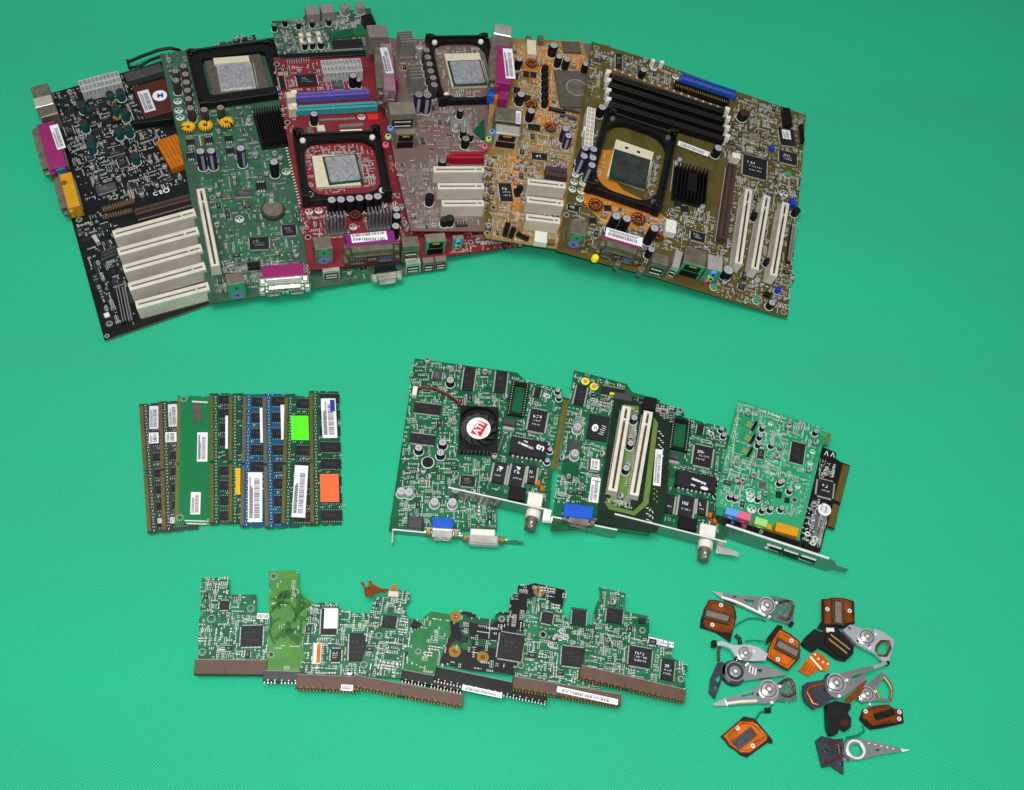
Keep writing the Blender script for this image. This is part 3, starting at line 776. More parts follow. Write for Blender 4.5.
atx(A, (z1(285, 202), z1(482, 152), z1(300, 262)), 13, 'plastic_clear')
for p in [(440, 262), (490, 250), (300, 312), (310, 405), (345, 480), (470, 330), (512, 350), (482, 440), (530, 430), (562, 565), (345, 510)]:
    cap(A, z1(*p), 4.2, 13, 'sleeve_green', 'ferrite')
for p in [(430, 215), (455, 300), (482, 380)]: coil(A, z1(*p), 5, 6, 'gold')
for p in [(342, 290), (357, 385), (377, 455), (408, 320), (430, 400), (452, 490), (385, 250), (330, 360), (222, 300), (250, 350)]:
    chip(A, (z1(*p), 6.5, 8), 2.5, 'chip', 'y', 1.5, None, name='power_transistor', pitch=2.4)
cube(A, (z1(552, 232), z1(712, 188), z1(598, 392)), 5, 'socket_brown', 'chip_cover', .6)
sticker(A, (z1(578, 257), z1(632, 243), z1(606, 362)), 5.05, True, 'paper_grey')
b = MB(); x, y = A.at(z1(690, 275), 5); b.cyl(0, 0, 5.02, 5.25, 7.6, 'paper', 28); A.put('round_sticker', b, x, y)
text(A, 'M', z1(692, 275), 9, -14, 5.25, 'ink_blue', bold=.2)
cube(A, (z1(510, 165), z1(690, 112), z1(525, 205)), 8, 'chip_grey', 'connector_bar', .5)
cube(A, (z1(555, 395), z1(745, 372), z1(562, 412)), 9, 'sink_black', 'socket_lever', .4)
heatsink(A, (z1(668, 500), z1(772, 462), z1(712, 648)), 8, 'sink_orange', 6, 'y', 6, 3.5)
slot(A, z2(300, 148), z2(565, 75), 8, 9, 'slot_brown', .3)
header(A, z2(150, 140), z2(300, 95), 2, 5, 'slot_brown'); header(A, z2(150, 175), z2(290, 140), 2, 4, 'plastic_dusty')
for (a, b2) in [((200, 252), (582, 147)), ((222, 334), (596, 232)), ((247, 412), (612, 312)), ((272, 496), (628, 397)), ((305, 580), (645, 490))]:
    slot(A, z2(*a), z2(*b2), 9.6, 17)
header(A, z2(222, 500), z2(255, 660), 2, 5, 'slot_black', 'lead'); header(A, z2(250, 500), z2(282, 655), 2, 5, 'plastic_dusty', 'lead')
cube(A, (z2(118, 270), 4, 10, 10), 6, 'plastic_clear', 'small_connector'); cube(A, (z2(170, 625), 5, 5), 2, 'plastic_white', 'jumper')
for k in range(3): cube(A, (z2(180, 322 + 16 * k), 16, 2.2, 8), 3, 'chip_grey', 'resistor_pack', .2)
chip(A, (z1(425, 730), 20, 9), 2, 'chip_grey', 'y'); chip(A, (z1(505, 600), 10, 14), 1.8, 'chip'); chip(A, (z1(470, 555), 20, 5), 2, 'chip', 'y')
chip(A, (z1(345, 575), 8, 8), 2); chip(A, (z1(590, 735), 7, 8), 2); chip(A, (z1(240, 440), 8, 14), 3, 'chip', 'x')
text(A, 'C E', z1(680, 756), 6.5, 0, 0.05, 'mark_bright', bold=.15)
b = MB(); x, y = A.at(z1(722, 742)); b.ring(x, y, .04, .08, 3.2, 2.0, 'mark_bright'); A.put('printed_mark', b)
smd(A, [z1(160, 270), z1(560, 160), z1(820, 700), z1(560, 790), z1(320, 790)], 5.2, 11, .95, 'trace_dark', limit=100, pale=1.2)
smd(A, [z2(20, 180), z2(230, 120), z2(240, 260), z2(300, 560), z2(300, 680), z2(190, 680), z2(60, 330)], 6, 12, .85, 'trace_dark', limit=100, pale=1.0)
smd(A, [z3(215, 240), z3(440, 175), z3(470, 180), z3(480, 210), z3(220, 245)], 5, 13, .9, 'trace_dark')
# black plastic clip lying at the upper edge
Q = Thing('plastic_clip', 'curved black plastic clip behind the white sticker of the black motherboard', 'clip', (128, 66), 8, (182, 52), 8, (132, 50), 8)
b = MB(); b.tube([(*Q.at(z1(*p)), 3) for p in [(535, 120), (600, 92), (680, 62), (740, 50), (790, 60), (800, 85)]], 1.8, 'plastic_black'); Q.put('arm', b)
b = MB(); b.tube([(*Q.at(z1(*p)), 0) for p in [(530, 100), (540, 140), (600, 125), (640, 100), (700, 80)]], 1.6, 'plastic_black'); Q.put('hook', b)

# ---- teal-green board, second
B = Thing('motherboard', 'dull green motherboard with one white slot, black square heatsink and three yellow coils', 'circuit board',
          (209, 303), 16, (446, 268), 3, (160, 55), 16, MG)
board(B, [(209, 303), (187, 178), (160, 54), (268, 38), (380, 30), (400, 60), (447, 262), (446, 268)], 'pcb_teal', holes=[(z4(105, 268), 1.6)])
for p in [(115, 325), (125, 365), (130, 405), (135, 445), (140, 487), (150, 532), (75, 350), (78, 395), (218, 540), (298, 530)]:
    cap(B, z3(*p), 4.2, 18, 'plastic_dusty', 'cap_top_dusty')
for p in [(140, 628), (225, 620), (328, 604)]: coil(B, z3(*p), 7, 7, 'coil_yellow', 'ferrite', 15)
retention(B, (z3(130, 255), z3(560, 200), z3(185, 525)), 8, 'plastic_black', 13, 12, None, 4)
cpu(B, (z3(215, 290), z3(490, 255), z3(250, 490)), (z3(287, 322), z3(440, 308), z3(303, 440)), 6.5, 'socket_grey', 'spreader', 'metal')
cube(B, (z3(262, 285), z3(438, 272), z3(266, 315)), 7.5, 'plastic_ivory', 'socket_cover', .4)
heatsink(B, (z3(455, 535), z3(600, 515), z3(490, 705)), 12, 'sink_black', 11, 'y', 3, 1.2)
cap(B, z3(438, 587), 2.6, 6, 'alu', 'alu')
for p in [(150, 698), (240, 688), (338, 680), (345, 742), (150, 765)]: chip(B, (z3(*p), 8.5, 7), 2.5, 'chip', 'y', 2, None, name='power_transistor', pitch=2.4)
for p in [(48, 52), (97, 50), (235, 38)]: cap(B, z4(*p), 4.6, 25, 'sleeve_purple', 'cap_top')
cap(B, z4(390, 102), 4.6, 20, 'sleeve_black', 'cap_top')
slot(B, z4(118, 585), z4(48, 225), 8.0, 16)
b = MB(); x, y = B.at(z4(385, 318), 5); b.cyl(x, y, 0, 3, 12, 'plastic_dusty', 28); b.cyl(x, y, 3, 5, 10, 'metal_dull', 28); b.box(x, y + 10, 3, 6, 4, 4, 'metal'); B.put('coin_cell', b); B.block(x, y, 22, 22)
moons(B, [z4(230, 368), z4(447, 148), z3(88, 500), z3(92, 545), z3(100, 580)], 4.5)
chip(B, (z4(275, 452), z4(365, 448), z4(278, 508)), 1.8, 'chip'); chip(B, (z4(425, 395), z4(490, 390), z4(428, 445)), 1.8, 'chip')
chip(B, (z4(205, 232), z4(290, 228), z4(208, 262)), 2.2, 'chip_grey', 'y'); chip(B, (z4(305, 198), z4(352, 195), z4(308, 228)), 2.5, 'chip', 'y', 3, None, name='regulator', pitch=3)
cube(B, (z4(265, 568), z4(322, 562), z4(267, 595)), 5, 'slot_black', 'small_connector'); cube(B, (z4(148, 255), z4(190, 250), z4(150, 275)), 3, 'metal_dull', 'crystal')
parallel(B, (z4(322, 585), z4(535, 568), z4(332, 640)), 27, 'magenta', 'metal', ('plain', 'plain'), ribs=True)
metalport(B, (z4(162, 625), z4(243, 612), z4(172, 672)), 26, 'metal_dull', 'slot_black', 'ps2', panel='ps2_green')
metalport(B, (z6(195, 690), z6(275, 680), z6(197, 705)), 14, 'metal', 'slot_black', 'usb')
c = parallel(B, (z6(435, 682), z6(540, 668), z6(438, 712)), 14, 'plastic_black', 'metal', None, name='video_port')
metalport(B, (z6(580, 645), z6(650, 637), z6(583, 670)), 16, 'metal', 'slot_black', 'usb')
metalport(B, (z6(660, 640), z6(712, 634), z6(662, 665)), 15, 'metal_dusty', 'slot_black', 'usb', 'audio_port')
metalport(B, (z6(718, 633), z6(770, 627), z6(720, 657)), 15, 'metal_dusty', 'slot_black', 'usb', 'audio_port')
smd(B, [z3(20, 260), z3(130, 270), z3(200, 540), z3(440, 520), z3(600, 790), z4(520, 560), z4(110, 640), z4(20, 130)], 6.4, 21, .78, 'trace_green', limit=100, pale=.6, traces=70, silk='silk_dim')
smd(B, [z4(140, 560), z4(540, 560), z4(560, 640), z4(110, 720)], 6, 22, .8, limit=100)
smd(B, [z3(220, 300), z3(480, 262), z3(515, 470), z3(258, 490)], 4.5, 23, .9, limit=100, ic=0, tcap=0)
smd(B, [z6(285, 690), z6(430, 675), z6(420, 735), z6(290, 745)], 5, 24, .7, 'trace_green')

# ---- green board peeping out behind the red one
G = Thing('motherboard', 'green board mostly hidden above the red motherboard, with three small white connectors', 'circuit board',
          (277, 58), 20, (385, 44), 12, (272, 21), 20, MG)
board(G, [(281, 85), (272, 21), z5(170, 102), z5(180, 82), z5(530, 42), z5(545, 110), (390, 60), (392, 85)], 'pcb_teal')
for a, b2, c2 in [((182, 32), (250, 26), (185, 78)), ((262, 24), (330, 18), (266, 68))]: cube(G, (z5(*a), z5(*b2), z5(*c2)), 12, 'cap_top_dusty', 'front_connector', .6)
for p in [(395, 28), (475, 22)]: cap(G, z5(*p), 5, 11, 'cap_top_dusty', 'cap_top_dusty')
for p in [(162, 180), (203, 178), (254, 172)]:
    cube(G, (z5(p[0], p[1]), 5, 5), 12, 'plastic_ivory', 'white_connector', .6); cube(G, (z5(p[0] + 4, p[1] + 32), 3.4, 6), 10, 'plastic_white', 'connector_tail', .4)
for p in [(182, 225), (222, 222), (268, 220)]: cap(G, z5(*p), 3.2, 8, 'sleeve_black', 'cap_top')
chip(G, (z5(325, 212), z5(480, 203), z5(328, 255)), 3, 'chip', 'y', 1.2, None)
cube(G, (z5(302, 165), z5(500, 140), z5(310, 205)), 2, 'pcb_hdd', 'riser_board', .2)
cube(G, (z5(480, 80), z5(535, 70), z5(485, 130)), 10, 'slot_black', 'dark_strip')
for p in [(78, 105), (22, 130), (150, 118), (310, 100), (222, 110)]: cap(G, z5(*p), 2.8, 8, 'sleeve_black', 'cap_top_dusty')
cube(G, (z5(50, 285), z5(500, 262), z5(52, 310)), 5, 'slot_black', 'dark_strip')  # plain black strip along the lower edge of this board
smd(G, [z5(15, 130), z5(180, 95), z5(520, 50), z5(540, 260), z5(40, 290)], 5, 31, .95, limit=100, pale=1.1)

# ---- red board
R = Thing('motherboard', 'red motherboard with purple and teal memory slots and two grey heatsinks', 'circuit board',
          (309, 270), 24, (545, 245), 4, (273, 57.5), 24, MG)
board(R, [(309, 270), (299.4, 206), (273, 57.5), (380, 56), (500, 52), (548, 238), (545, 243), z2(0, 0) if False else (446, 256)], 'pcb_red',
      holes=[(z5(35, 338), 2), (z5(92, 645), 2), (z6(130, 545), 2), (z6(555, 205), 2), (y2(490, 682), 1.8)], side='pcb_red')
chip(R, (z5(135, 395), z5(240, 388), z5(142, 452)), 2, 'chip', 'x', 1.4); chip(R, (z5(42, 398), z5(72, 396), z5(48, 470)), 1.6, 'chip', 'x', 1, None)
header(R, z5(85, 335), z5(210, 325), 2, 5, 'pcb_red', 'lead', base=.5)
atx(R, (z5(266, 318), z5(475, 306), z5(270, 388)), 13, 'plastic_clear')
chip(R, (z5(318, 412), z5(378, 408), z5(322, 468)), 2, 'chip_grey'); cap(R, z5(437, 398), 4.2, 15, 'sleeve_black', 'cap_top'); cap(R, z5(468, 420), 3, 10, 'sleeve_black', 'cap_top')
memslot(R, z5(135, 502), z5(522, 478), 'slot_purple', 7.5, 9, (1, 0)); memslot(R, z5(135, 570), z5(565, 545), 'slot_teal', 7.5, 9, (1, 0))
for p in [(108, 494), (118, 556)]: cube(R, (z5(*p), 9, 8, 5), 13, 'plastic_ivory', 'retaining_clip', 1.2)
cap(R, z5(232, 600), 4.2, 14, 'sleeve_black', 'cap_top')
cube(R, (z5(245, 660), z5(285, 656), z5(247, 690)), 6, 'plastic_ivory', 'fan_connector'); cube(R, (z5(190, 668), z5(225, 665), z5(192, 700)), 4, 'metal_dull', 'crystal')
cube(R, (z5(512, 600), z5(570, 597), z5(514, 628)), 4, 'logo_red', 'red_connector', .4); moons(R, [z5(482, 617)], 4)
cube(R, (z5(362, 655), z5(490, 645), z5(364, 672)), 2, 'chip_dusty', 'resistor_pack', .2); sticker(R, (z5(368, 685), z5(485, 680), z5(370, 696)), .06, False, 'paper')
header(R, z5(245, 632), z5(450, 622), 1, 1.6, 'chip_dusty', 'lead', base=1.2)
retention(R, (z6(60, 70), z6(463, 52), z6(98, 385)), 8, 'plastic_black', 8, 19, 'plastic_white', 18)
cpu(R, (z6(148, 165), z6(352, 155), z6(165, 312)), (z6(207, 172), z6(346, 158), z6(222, 290)), 6.5)
for p in [(240, 371), (283, 369), (327, 366), (370, 362), (413, 358), (454, 354)]: cap(R, z6(*p), 4.6, 20, 'sleeve_black', 'cap_top')
heatsink(R, (z6(205, 430), z6(305, 420), z6(208, 462)), 28, 'sink_grey', 6, 'y', 4, 1.4); heatsink(R, (z6(400, 405), z6(520, 395), z6(403, 440)), 28, 'sink_grey', 7, 'y', 4, 1.2)
for p in [(540, 412), (543, 445), (538, 492)]: cap(R, z6(*p), 4.4, 18, 'sleeve_black', 'cap_top')
coil(R, z6(350, 440), 6.5, 7, 'copper_dark'); moons(R, [z6(135, 427), z6(180, 422), z6(340, 497), z6(480, 395)], 4)
parallel(R, (z6(290, 533), z6(540, 510), z6(294, 585)), 27, 'purple_port', 'metal_dull', ('serial', 'vga'))
sticker(R, (z6(327, 532), z6(492, 516), z6(331, 572)), 27.05, False, rows=0)
text(R, '0013030014A3', z6(412, 553), 5.0, 174, 27.2, 'ink', bold=.08); x, y, L, a = R.line(z6(335, 538), z6(485, 524), 27.2)
b = MB(); rng = random.Random(3); u = -L / 2
while u < L / 2 - .6:
    w_ = rng.choice([.3, .45, .7]); b.box(u, 0, 27.2, 27.23, w_, 3, 'ink'); u += w_ + rng.choice([.35, .5, .7])
R.put('barcode', b, x, y, 0, a)
metalport(R, (z6(150, 545), z6(232, 535), z6(154, 605)), 26, 'metal_dull', 'slot_black', 'ps2')
metalport(R, (z6(562, 545), z6(640, 538), z6(566, 590)), 26, 'metal_dull', 'slot_black', 'usb')
metalport(R, (z6(672, 530), z6(765, 522), z6(676, 565)), 22, 'metal_dusty', 'slot_black', 'lan', panel='ps2_green')
metalport(R, (y2(380, 640), y2(445, 636), y2(382, 660)), 18, 'metal_dusty', 'slot_black', 'audio', panel='ps2_green')
smd(R, [z5(20, 350), z5(260, 320), z5(480, 400), z5(520, 470), z5(120, 480), z5(130, 700), z5(75, 700)], 5.2, 41, .9, 'trace_green', limit=100, silk='silk', traces=0)
smd(R, [z6(85, 130), z6(150, 105), z6(420, 95), z6(450, 300), z6(220, 345), z6(110, 300)], 4.6, 42, .9, limit=100, traces=0, pale=1.2, ic=.02, tcap=0)
smd(R, [z6(60, 400), z6(560, 330), z6(600, 520), z6(110, 560)], 5.2, 43, .95, limit=100, traces=0)
smd(R, [y2(0, 420), y2(60, 500), y2(130, 600), y2(140, 660), y2(0, 660)], 4, 44, .95, traces=0); smd(R, [y2(450, 630), y2(600, 620), y2(830, 700), y2(360, 755)], 4.2, 45, .95, traces=0, tcap=0)
smd(R, [z6(505, 160), z6(570, 200), z6(520, 260)], 4, 46, .8, traces=0)
b = MB()
for k in range(20): b.box(*R.at(z6(30 + 3.2 * k, 130 + 13.5 * k)), .05, .09, 2.6, 1.2, 'silk', .3)
for k in range(12): b.box(*R.at(z6(370 + (k % 3) * 28, 165 + 12 * k)), .05, .09, 7 if k % 2 else 4, .4, 'silk')
for k in range(14): b.box(*R.at(y2(550 + 10 * k, 688 - 1.0 * k)), .05, .09, .9, 5 if k % 3 else 3, 'silk')
R.put('silkscreen', b)

# ---- dusty pink-grey board
D = Thing('motherboard', 'dust-covered pinkish grey motherboard with grey plate heatsinks and a dark red slot', 'circuit board',
          (411, 231), 31, (650, 232), 8, (372, 38), 31, MG)
board(D, [(411, 231), (396, 167), (372, 37.5), (424, 39), (500, 37), (610, 45), (640, 232)], 'pcb_dusty', holes=[(y2(110, 434), 1.8), (z6(597, 382), 1.8)], side='pcb_red')
cube(D, (z5(508, 130), z5(610, 127), z5(512, 195)), 25, 'metal_dusty', 'keyboard_mouse_port', .8)
parallel(D, (z5(665, 490), z5(640, 215), z5(605, 500)), 25, 'magenta_dusty', 'metal_dull', ('plain', 'plain'))
sticker(D, (z5(577, 252), z5(618, 250), z5(605, 388)), 25.05, True, 'paper_grey', rows=3)
cube(D, (z5(588, 400), z5(670, 392), z5(592, 430)), 20, 'magenta', 'parallel_port_end', .6); cube(D, (z5(605, 440), z5(655, 436), z5(612, 490)), 16, 'magenta', 'parallel_port_end', .6)
cube(D, (z5(585, 492), 7, 5), 10, 'jumper_blue', 'video_port')
for a, b2, c2 in [((672, 160), (745, 155), (690, 225)), ((722, 335), (790, 330), (745, 420))]: heatsink(D, (z5(*a), z5(*b2), z5(*c2)), 26, 'sink_dusty', 5, 'x', 4, 1.3)
for p in [(785, 497), (830, 500)]: cap(D, z5(*p), 5, 24, 'sleeve_purple', 'cap_top_dusty')
for p in [(262, 225), (270, 265), (280, 304), (287, 343), (300, 381), (307, 421)]: cap(D, y1(*p), 4.2, 18, 'plastic_dusty', 'cap_top_dusty')
retention(D, (y1(255, 155), y1(605, 150), y1(330, 520)), 7, 'plastic_black', 6, 13, 'plastic_white', 17)
cpu(D, (y1(362, 245), y1(562, 240), y1(402, 430)), (y1(392, 288), y1(560, 282), y1(415, 415)), 6.5)
metalport(D, (y1(45, 520), y1(190, 515), y1(40, 590)), 22, 'metal_dusty', 'slot_black', 'usb')
metalport(D, (y1(85, 672), y1(200, 668), y1(80, 700)), 22, 'metal_dusty', 'slot_black', 'lan')
b = MB()
for (p, mm, hh) in [((60, 662), 'jack_blue', 16), ((47, 708), 'jack_green', 12), ((33, 755), 'jack_pink', 8)]:
    x, y = D.at(y1(*p), hh); b.cyl(x, y, hh - 3, hh, 3.4, mm, 16, ch=.8); b.cyl(x, y, hh, hh + .1, 1.4, 'slot_black', 10)
D.put('audio_port', b)
slot(D, y2(372, 150), y2(575, 150), 9, 11, 'slot_red', .2); cube(D, (y2(362, 158), 5, 4), 9, 'slot_red', 'slot_latch')
for yy, xx in ((238, 265), (340, 290), (444, 315)): slot(D, y2(xx, yy), y2(572, yy - 1), 8.0, 16)
cap(D, y2(320, 186), 4.2, 11, 'sleeve_black', 'cap_top_dusty'); cap(D, y2(243, 400), 4.4, 12, 'sleeve_black', 'sleeve_black'); cap(D, y2(365, 532), 4.4, 10, 'sleeve_black', 'ferrite'); cap(D, y2(332, 540), 4, 9, 'sleeve_black', 'ferrite')
cap(D, y1(455, 562), 3.6, 11, 'sleeve_black', 'cap_top_dusty'); cap(D, y1(428, 650), 2.4, 7, 'alu', 'cap_top')
cap(D, y1(472, 680), 3.4, 10, 'sleeve_black', 'cap_top_dusty'); cap(D, y1(485, 725), 4.4, 12, 'sleeve_black', 'cap_top_dusty'); cap(D, y1(515, 700), 3, 9, 'sleeve_black', 'cap_top_dusty')
chip(D, (y2(98, 247), y2(180, 240), y2(118, 343)), 1.4, 'chip_dusty', '4', .6, None); chip(D, (y2(160, 485), y2(205, 482), y2(165, 530)), 1.8, 'chip_dusty', '4', .8, None)
chip(D, (y2(275, 65), y2(362, 62), y2(278, 100)), 1.8, 'chip_dusty', 'y', 1, None); chip(D, (y2(178, 45), y2(205, 42), y2(182, 80)), 2.5, 'chip_grey', 'x', 1, None)
b = MB(); b.prism(D.pts([y1(525, 682), y1(588, 612), y1(592, 735)], 3), 2, 3, 'pcb_dimm'); D.put('daughter_board', b)
header(D, y2(402, 570), y2(470, 566), 2, 5, 'plastic_dusty', 'lead'); moons(D, [z5(788, 250)], 3.4)
b = MB(); x, y = D.at(y2(492, 548)); b.ring(x, y, .04, .08, 2.8, 2.2, 'silk_dim'); D.put('printed_mark', b)
smd(D, [y1(40, 160), y1(250, 170), y1(340, 540), y1(540, 560), y1(600, 800), y1(200, 800), y1(210, 600)], 6.5, 51, .75, 'silk_dim', limit=100, silk='silk_dim', traces=20, tcap=.02)
smd(D, [y1(300, 190), y1(560, 185), y1(570, 500), y1(390, 500), y1(330, 300)], 4.6, 52, .9, limit=100, silk='silk_dim', traces=0, ic=.02, tcap=0)
smd(D, [y2(20, 200), y2(360, 130), y2(560, 600), y2(130, 600)], 6, 53, .8, limit=100, silk='silk_dim', traces=16, tcap=.03)

# ---- orange and tan board
O = Thing('motherboard', 'orange and tan motherboard between the dusty one and the large olive one', 'circuit board',
          (484, 236), 34, (556, 248), 26, (495, 40), 34, MG)
board(O, [(486, 238), (483.5, 234), (483.7, 171), (495, 39), (513, 39), (582, 41), (588, 58), (650, 120), (640, 262), (557, 249)], 'pcb_orange', holes=[(y4(82, 410), 2), (y4(45, 565), 1.6)])
pour(O, [y3(215, 120), y3(380, 90), y3(640, 160), y3(640, 240), y3(450, 240), y3(440, 440), y3(470, 560), y3(470, 620), y3(380, 590), y3(330, 540), y3(370, 450), y3(350, 330), y3(240, 240)])
pour(O, [y4(170, 90), y4(250, 90), y4(240, 470), y4(205, 470)]); pour(O, [y4(30, 130), y4(80, 130), y4(70, 560), y4(25, 560)], 'olive_pour')
cube(O, (y1(650, 72), y1(748, 92), y1(640, 130)), 24, 'metal', 'keyboard_mouse_port', .8)
parallel(O, (y1(740, 430), y1(745, 195), y1(655, 430)), 26, 'magenta', 'metal_dull', ('plain', 'plain'))
sticker(O, (y1(692, 216), y1(746, 220), y1(690, 384)), 26.05, True, rows=3)
cube(O, (y1(665, 440), y1(712, 442), y1(662, 500)), 14, 'magenta', 'parallel_port_end'); cube(O, (y1(630, 460), 7, 12), 12, 'vga_blue', 'video_port'); cube(O, (y1(658, 480), 4, 9), 11, 'orange_cap', 'video_port_end')
metalport(O, (y1(650, 545), y1(796, 562), y1(640, 620)), 22, 'metal_dull', 'slot_black', 'usb'); sticker(O, (y1(768, 568), y1(795, 572), y1(765, 640)), 24.05)
metalport(O, (y1(655, 640), y1(790, 658), y1(648, 690)), 22, 'metal', 'slot_black', 'lan')
b = MB()
for (p, mm, hh) in [((633, 682), 'jack_blue', 18), ((615, 722), 'jack_green', 14), ((592, 764), 'jack_pink', 10)]:
    x, y = O.at(y1(*p), hh); b.cyl(x, y, hh - 3, hh, 3.4, mm, 16, ch=.8); b.cyl(x, y, hh, hh + .1, 1.4, 'slot_black', 10)
O.put('audio_port', b)
cube(O, (y3(285, 55), y3(342, 62), y3(270, 140)), 11, 'plastic_ivory', 'power_socket', .6); cube(O, (y3(283, 30), y3(312, 32), y3(280, 55)), 8, 'metal_dull', 'small_connector'); cube(O, (y3(355, 28), y3(385, 30), y3(352, 62)), 8, 'metal_dull', 'small_connector')
cube(O, (y3(500, 65), y3(605, 70), y3(505, 130)), 3, 'socket_grey', 'connector_bar')
for p in [(313, 200), (314, 450), (428, 590)]: coil(O, y3(*p), 6.2, 7, 'copper')
for yy in (222, 262, 302, 343, 385, 428): cap(O, y3(399, yy), 3.8, 9, 'sleeve_black', 'plastic_black')
for p, r in [((450, 92), 5), ((482, 160), 4), ((530, 178), 4), ((250, 390), 4.6), ((312, 490), 4.6), ((645, 205), 4), ((240, 175), 4)]: cap(O, y3(*p), r, 14, 'sleeve_black', 'cap_top')
for p in [(522, 600), (540, 642)]: cap(O, y3(*p), 4.2, 18, 'sleeve_purple', 'cap_top')
x = cube(O, (y3(452, 240), y3(650, 250), y3(452, 460)), 3, 'socket_grey', 'chipset', .4)
b = MB(); x, y = O.at(y3(588, 352), 3.1); b.cyl(0, 0, 3.0, 3.5, 11.5, 'metal_dull', 32); b.ring(0, 0, 3.0, 3.8, 12, 11, 'spreader', 32); O.put('round_plate', b, x, y)
for p in [(215, 275), (282, 263), (325, 268), (225, 362), (225, 420), (290, 410), (348, 590), (312, 585)]: chip(O, (y3(*p), 7, 7), 2.4, 'chip', 'x', 1.2, None, name='power_transistor', pitch=2.4)
for p, mm in [((470, 480), 'slot_black'), ((560, 480), 'chip_grey'), ((540, 520), 'chip_grey')]: cube(O, (y3(*p), 18, 3, -5), 4, mm, 'memory_slot')
chip(O, (y4(315, 72), y4(408, 82), y4(313, 112)), 1.8, 'chip', '4', 1.2, 'mark_bright', 1, pitch=1.6)
chip(O, (y4(112, 260), y4(188, 262), y4(105, 368)), 1.8, 'chip', '4', 1.2, 'mark_bright', 3)
slot(O, y4(400, 180), y4(530, 200), 12, 9, 'slot_brown', 0)
for a, b2 in [((290, 250), (522, 276)), ((285, 358), (508, 384)), ((280, 465), (488, 490))]: slot(O, y4(*a), y4(*b2), 8.0, 16)
cap(O, y4(245, 285), 3.4, 8, 'sleeve_black', 'sleeve_black'); cube(O, (y4(228, 308), 5, 7, 20), 6, 'slot_black', 'jumper')
for p1, p2 in [((150, 580), (172, 500)), ((185, 590), (208, 530)), ((225, 565), (295, 600))]: header(O, y4(*p1), y4(*p2), 2, 6, 'slot_black', 'slot_black')
cube(O, (y4(335, 548), y4(412, 560), y4(325, 612)), 8, 'plastic_white', 'front_connector'); cube(O, (y4(405, 598), y4(455, 606), y4(403, 620)), 5, 'gold_dull', 'small_connector')
b = MB(); x, y = O.at(y4(458, 455)); b.ring(x, y, .0, 1, 4, 3, 'slot_black'); O.put('printed_mark', b)
smd(O, [y3(200, 90), y3(620, 80), y3(640, 200), y3(570, 700), y4(520, 250), y4(470, 640), y4(30, 590), y4(20, 90), y4(200, 90), y3(240, 500)], 4.8, 61, .97, 'trace_olive', limit=100, silk='silk', pale=1.2, ic=.1, tcap=.03)

# ---- large olive board, right
E = Thing('motherboard', 'olive motherboard with four black memory slots, rightmost in the fan', 'circuit board',
          (557, 250), 40, (787.3, 317.8), 4, (592, 41.5), 40, MG)
board(E, [(557, 250), (574, 160), (592, 41.5), (650, 59.5), (736, 91), (805.8, 115), (801.5, 170), (787.3, 317.8), (710.4, 293.5), (658.6, 277.6)], 'pcb_olive',
      holes=[(y5(162, 108), 2), (y6(742, 410), 2), (y4(525, 455), 2), (y8(510, 703), 2), (y8(200, 385), 1.8)])
pour(E, [y7(160, 0), y7(250, 0), y7(232, 150), y7(300, 225), y7(430, 290), y7(545, 385), y7(440, 470), y7(330, 440), y7(190, 420), y7(80, 300), y7(60, 230), y7(110, 100)])
pour(E, [y7(430, 290), y7(430, 20), y7(470, 20), y7(530, 80), y7(530, 240), y7(480, 300)], 'olive_pour')
atx(E, (y5(106, 466), y5(157, 478), y5(52, 715)), 13, 'plastic_white')
for k, (ly, ry) in enumerate([(272, 372), (322, 424), (384, 482), (438, 536)]):
    memslot(E, y5(236, ly), y6(272 + (0 if k != 1 else 4), ry), 'slot_black', 6.6, 10, (1, 1))
b = MB(); x, y, L, a = E.line(y5(240, 230), y6(240, 350), 1)
b.box(0, 0, 0, 1.2, L, 3.5, 'tan')
for k in range(30): b.box(-L / 2 + (k + .5) * L / 30, 0, 1.2, 1.5, 1.6, 2.2, 'solder' if k % 2 else 'copper')
E.put('resistor_row', b, x, y, 0, a); E.block(x, y, L, 4, a)
shroud(E, y6(10, 155), y6(340, 262), 9, 9, 'vga_blue'); shroud(E, y6(-30, 200), y6(300, 310), 9, 7, 'slot_black')
for p in [(508, 182), (562, 192)]: cube(E, (y5(*p), 4.5, 4), 9, 'plastic_white', 'small_connector')
cap(E, y5(448, 240), 4.2, 12, 'sleeve_black', 'cap_top'); chip(E, (y5(280, 140), y5(318, 148), y5(272, 222)), 2, 'chip', 'x'); moons(E, [y5(508, 232), y5(642, 285)], 4)
cap(E, y5(196, 468), 4.6, 13, 'sleeve_black', 'cap_top')
retention(E, (y5(218, 490), y5(650, 640), (592, 189)), 9, 'plastic_black', 6.5, 18, 'metal_dull', 22)
cpu(E, (y5(282, 662), y5(512, 742), y7(220, 148)), (y7(262, -2), y7(446, 55), y7(240, 150)), 6.5, 'plastic_ivory', 'spreader_black')
for p in [(345, 715), (418, 740)]: cube(E, (y5(*p), 3.6, 3), 4.5, 'slot_black', 'socket_slot', block=False)
sticker(E, (y5(660, 672), y5(846, 742), y5(652, 700)), 1.2, True, rows=1)
heatsink(E, (y7(610, 62), y7(790, 112), y7(575, 240)), 12, 'sink_black', 9, 'y', 3, 1.1, clipblock=True)
b = MB(); x, y, L, a = E.line(y7(585, 60), y7(565, 235), 6); b.tube([(-L / 2, 0, 6), (-L / 4, 0, 7), (L / 4, 0, 7), (L / 2, 0, 6)], .6, 'metal'); E.put('heatsink_clip', b, x, y, 0, a)
for p in [(752, 315), (622, 50)]: cap(E, y7(*p), 2.6, 7, 'alu', 'alu')
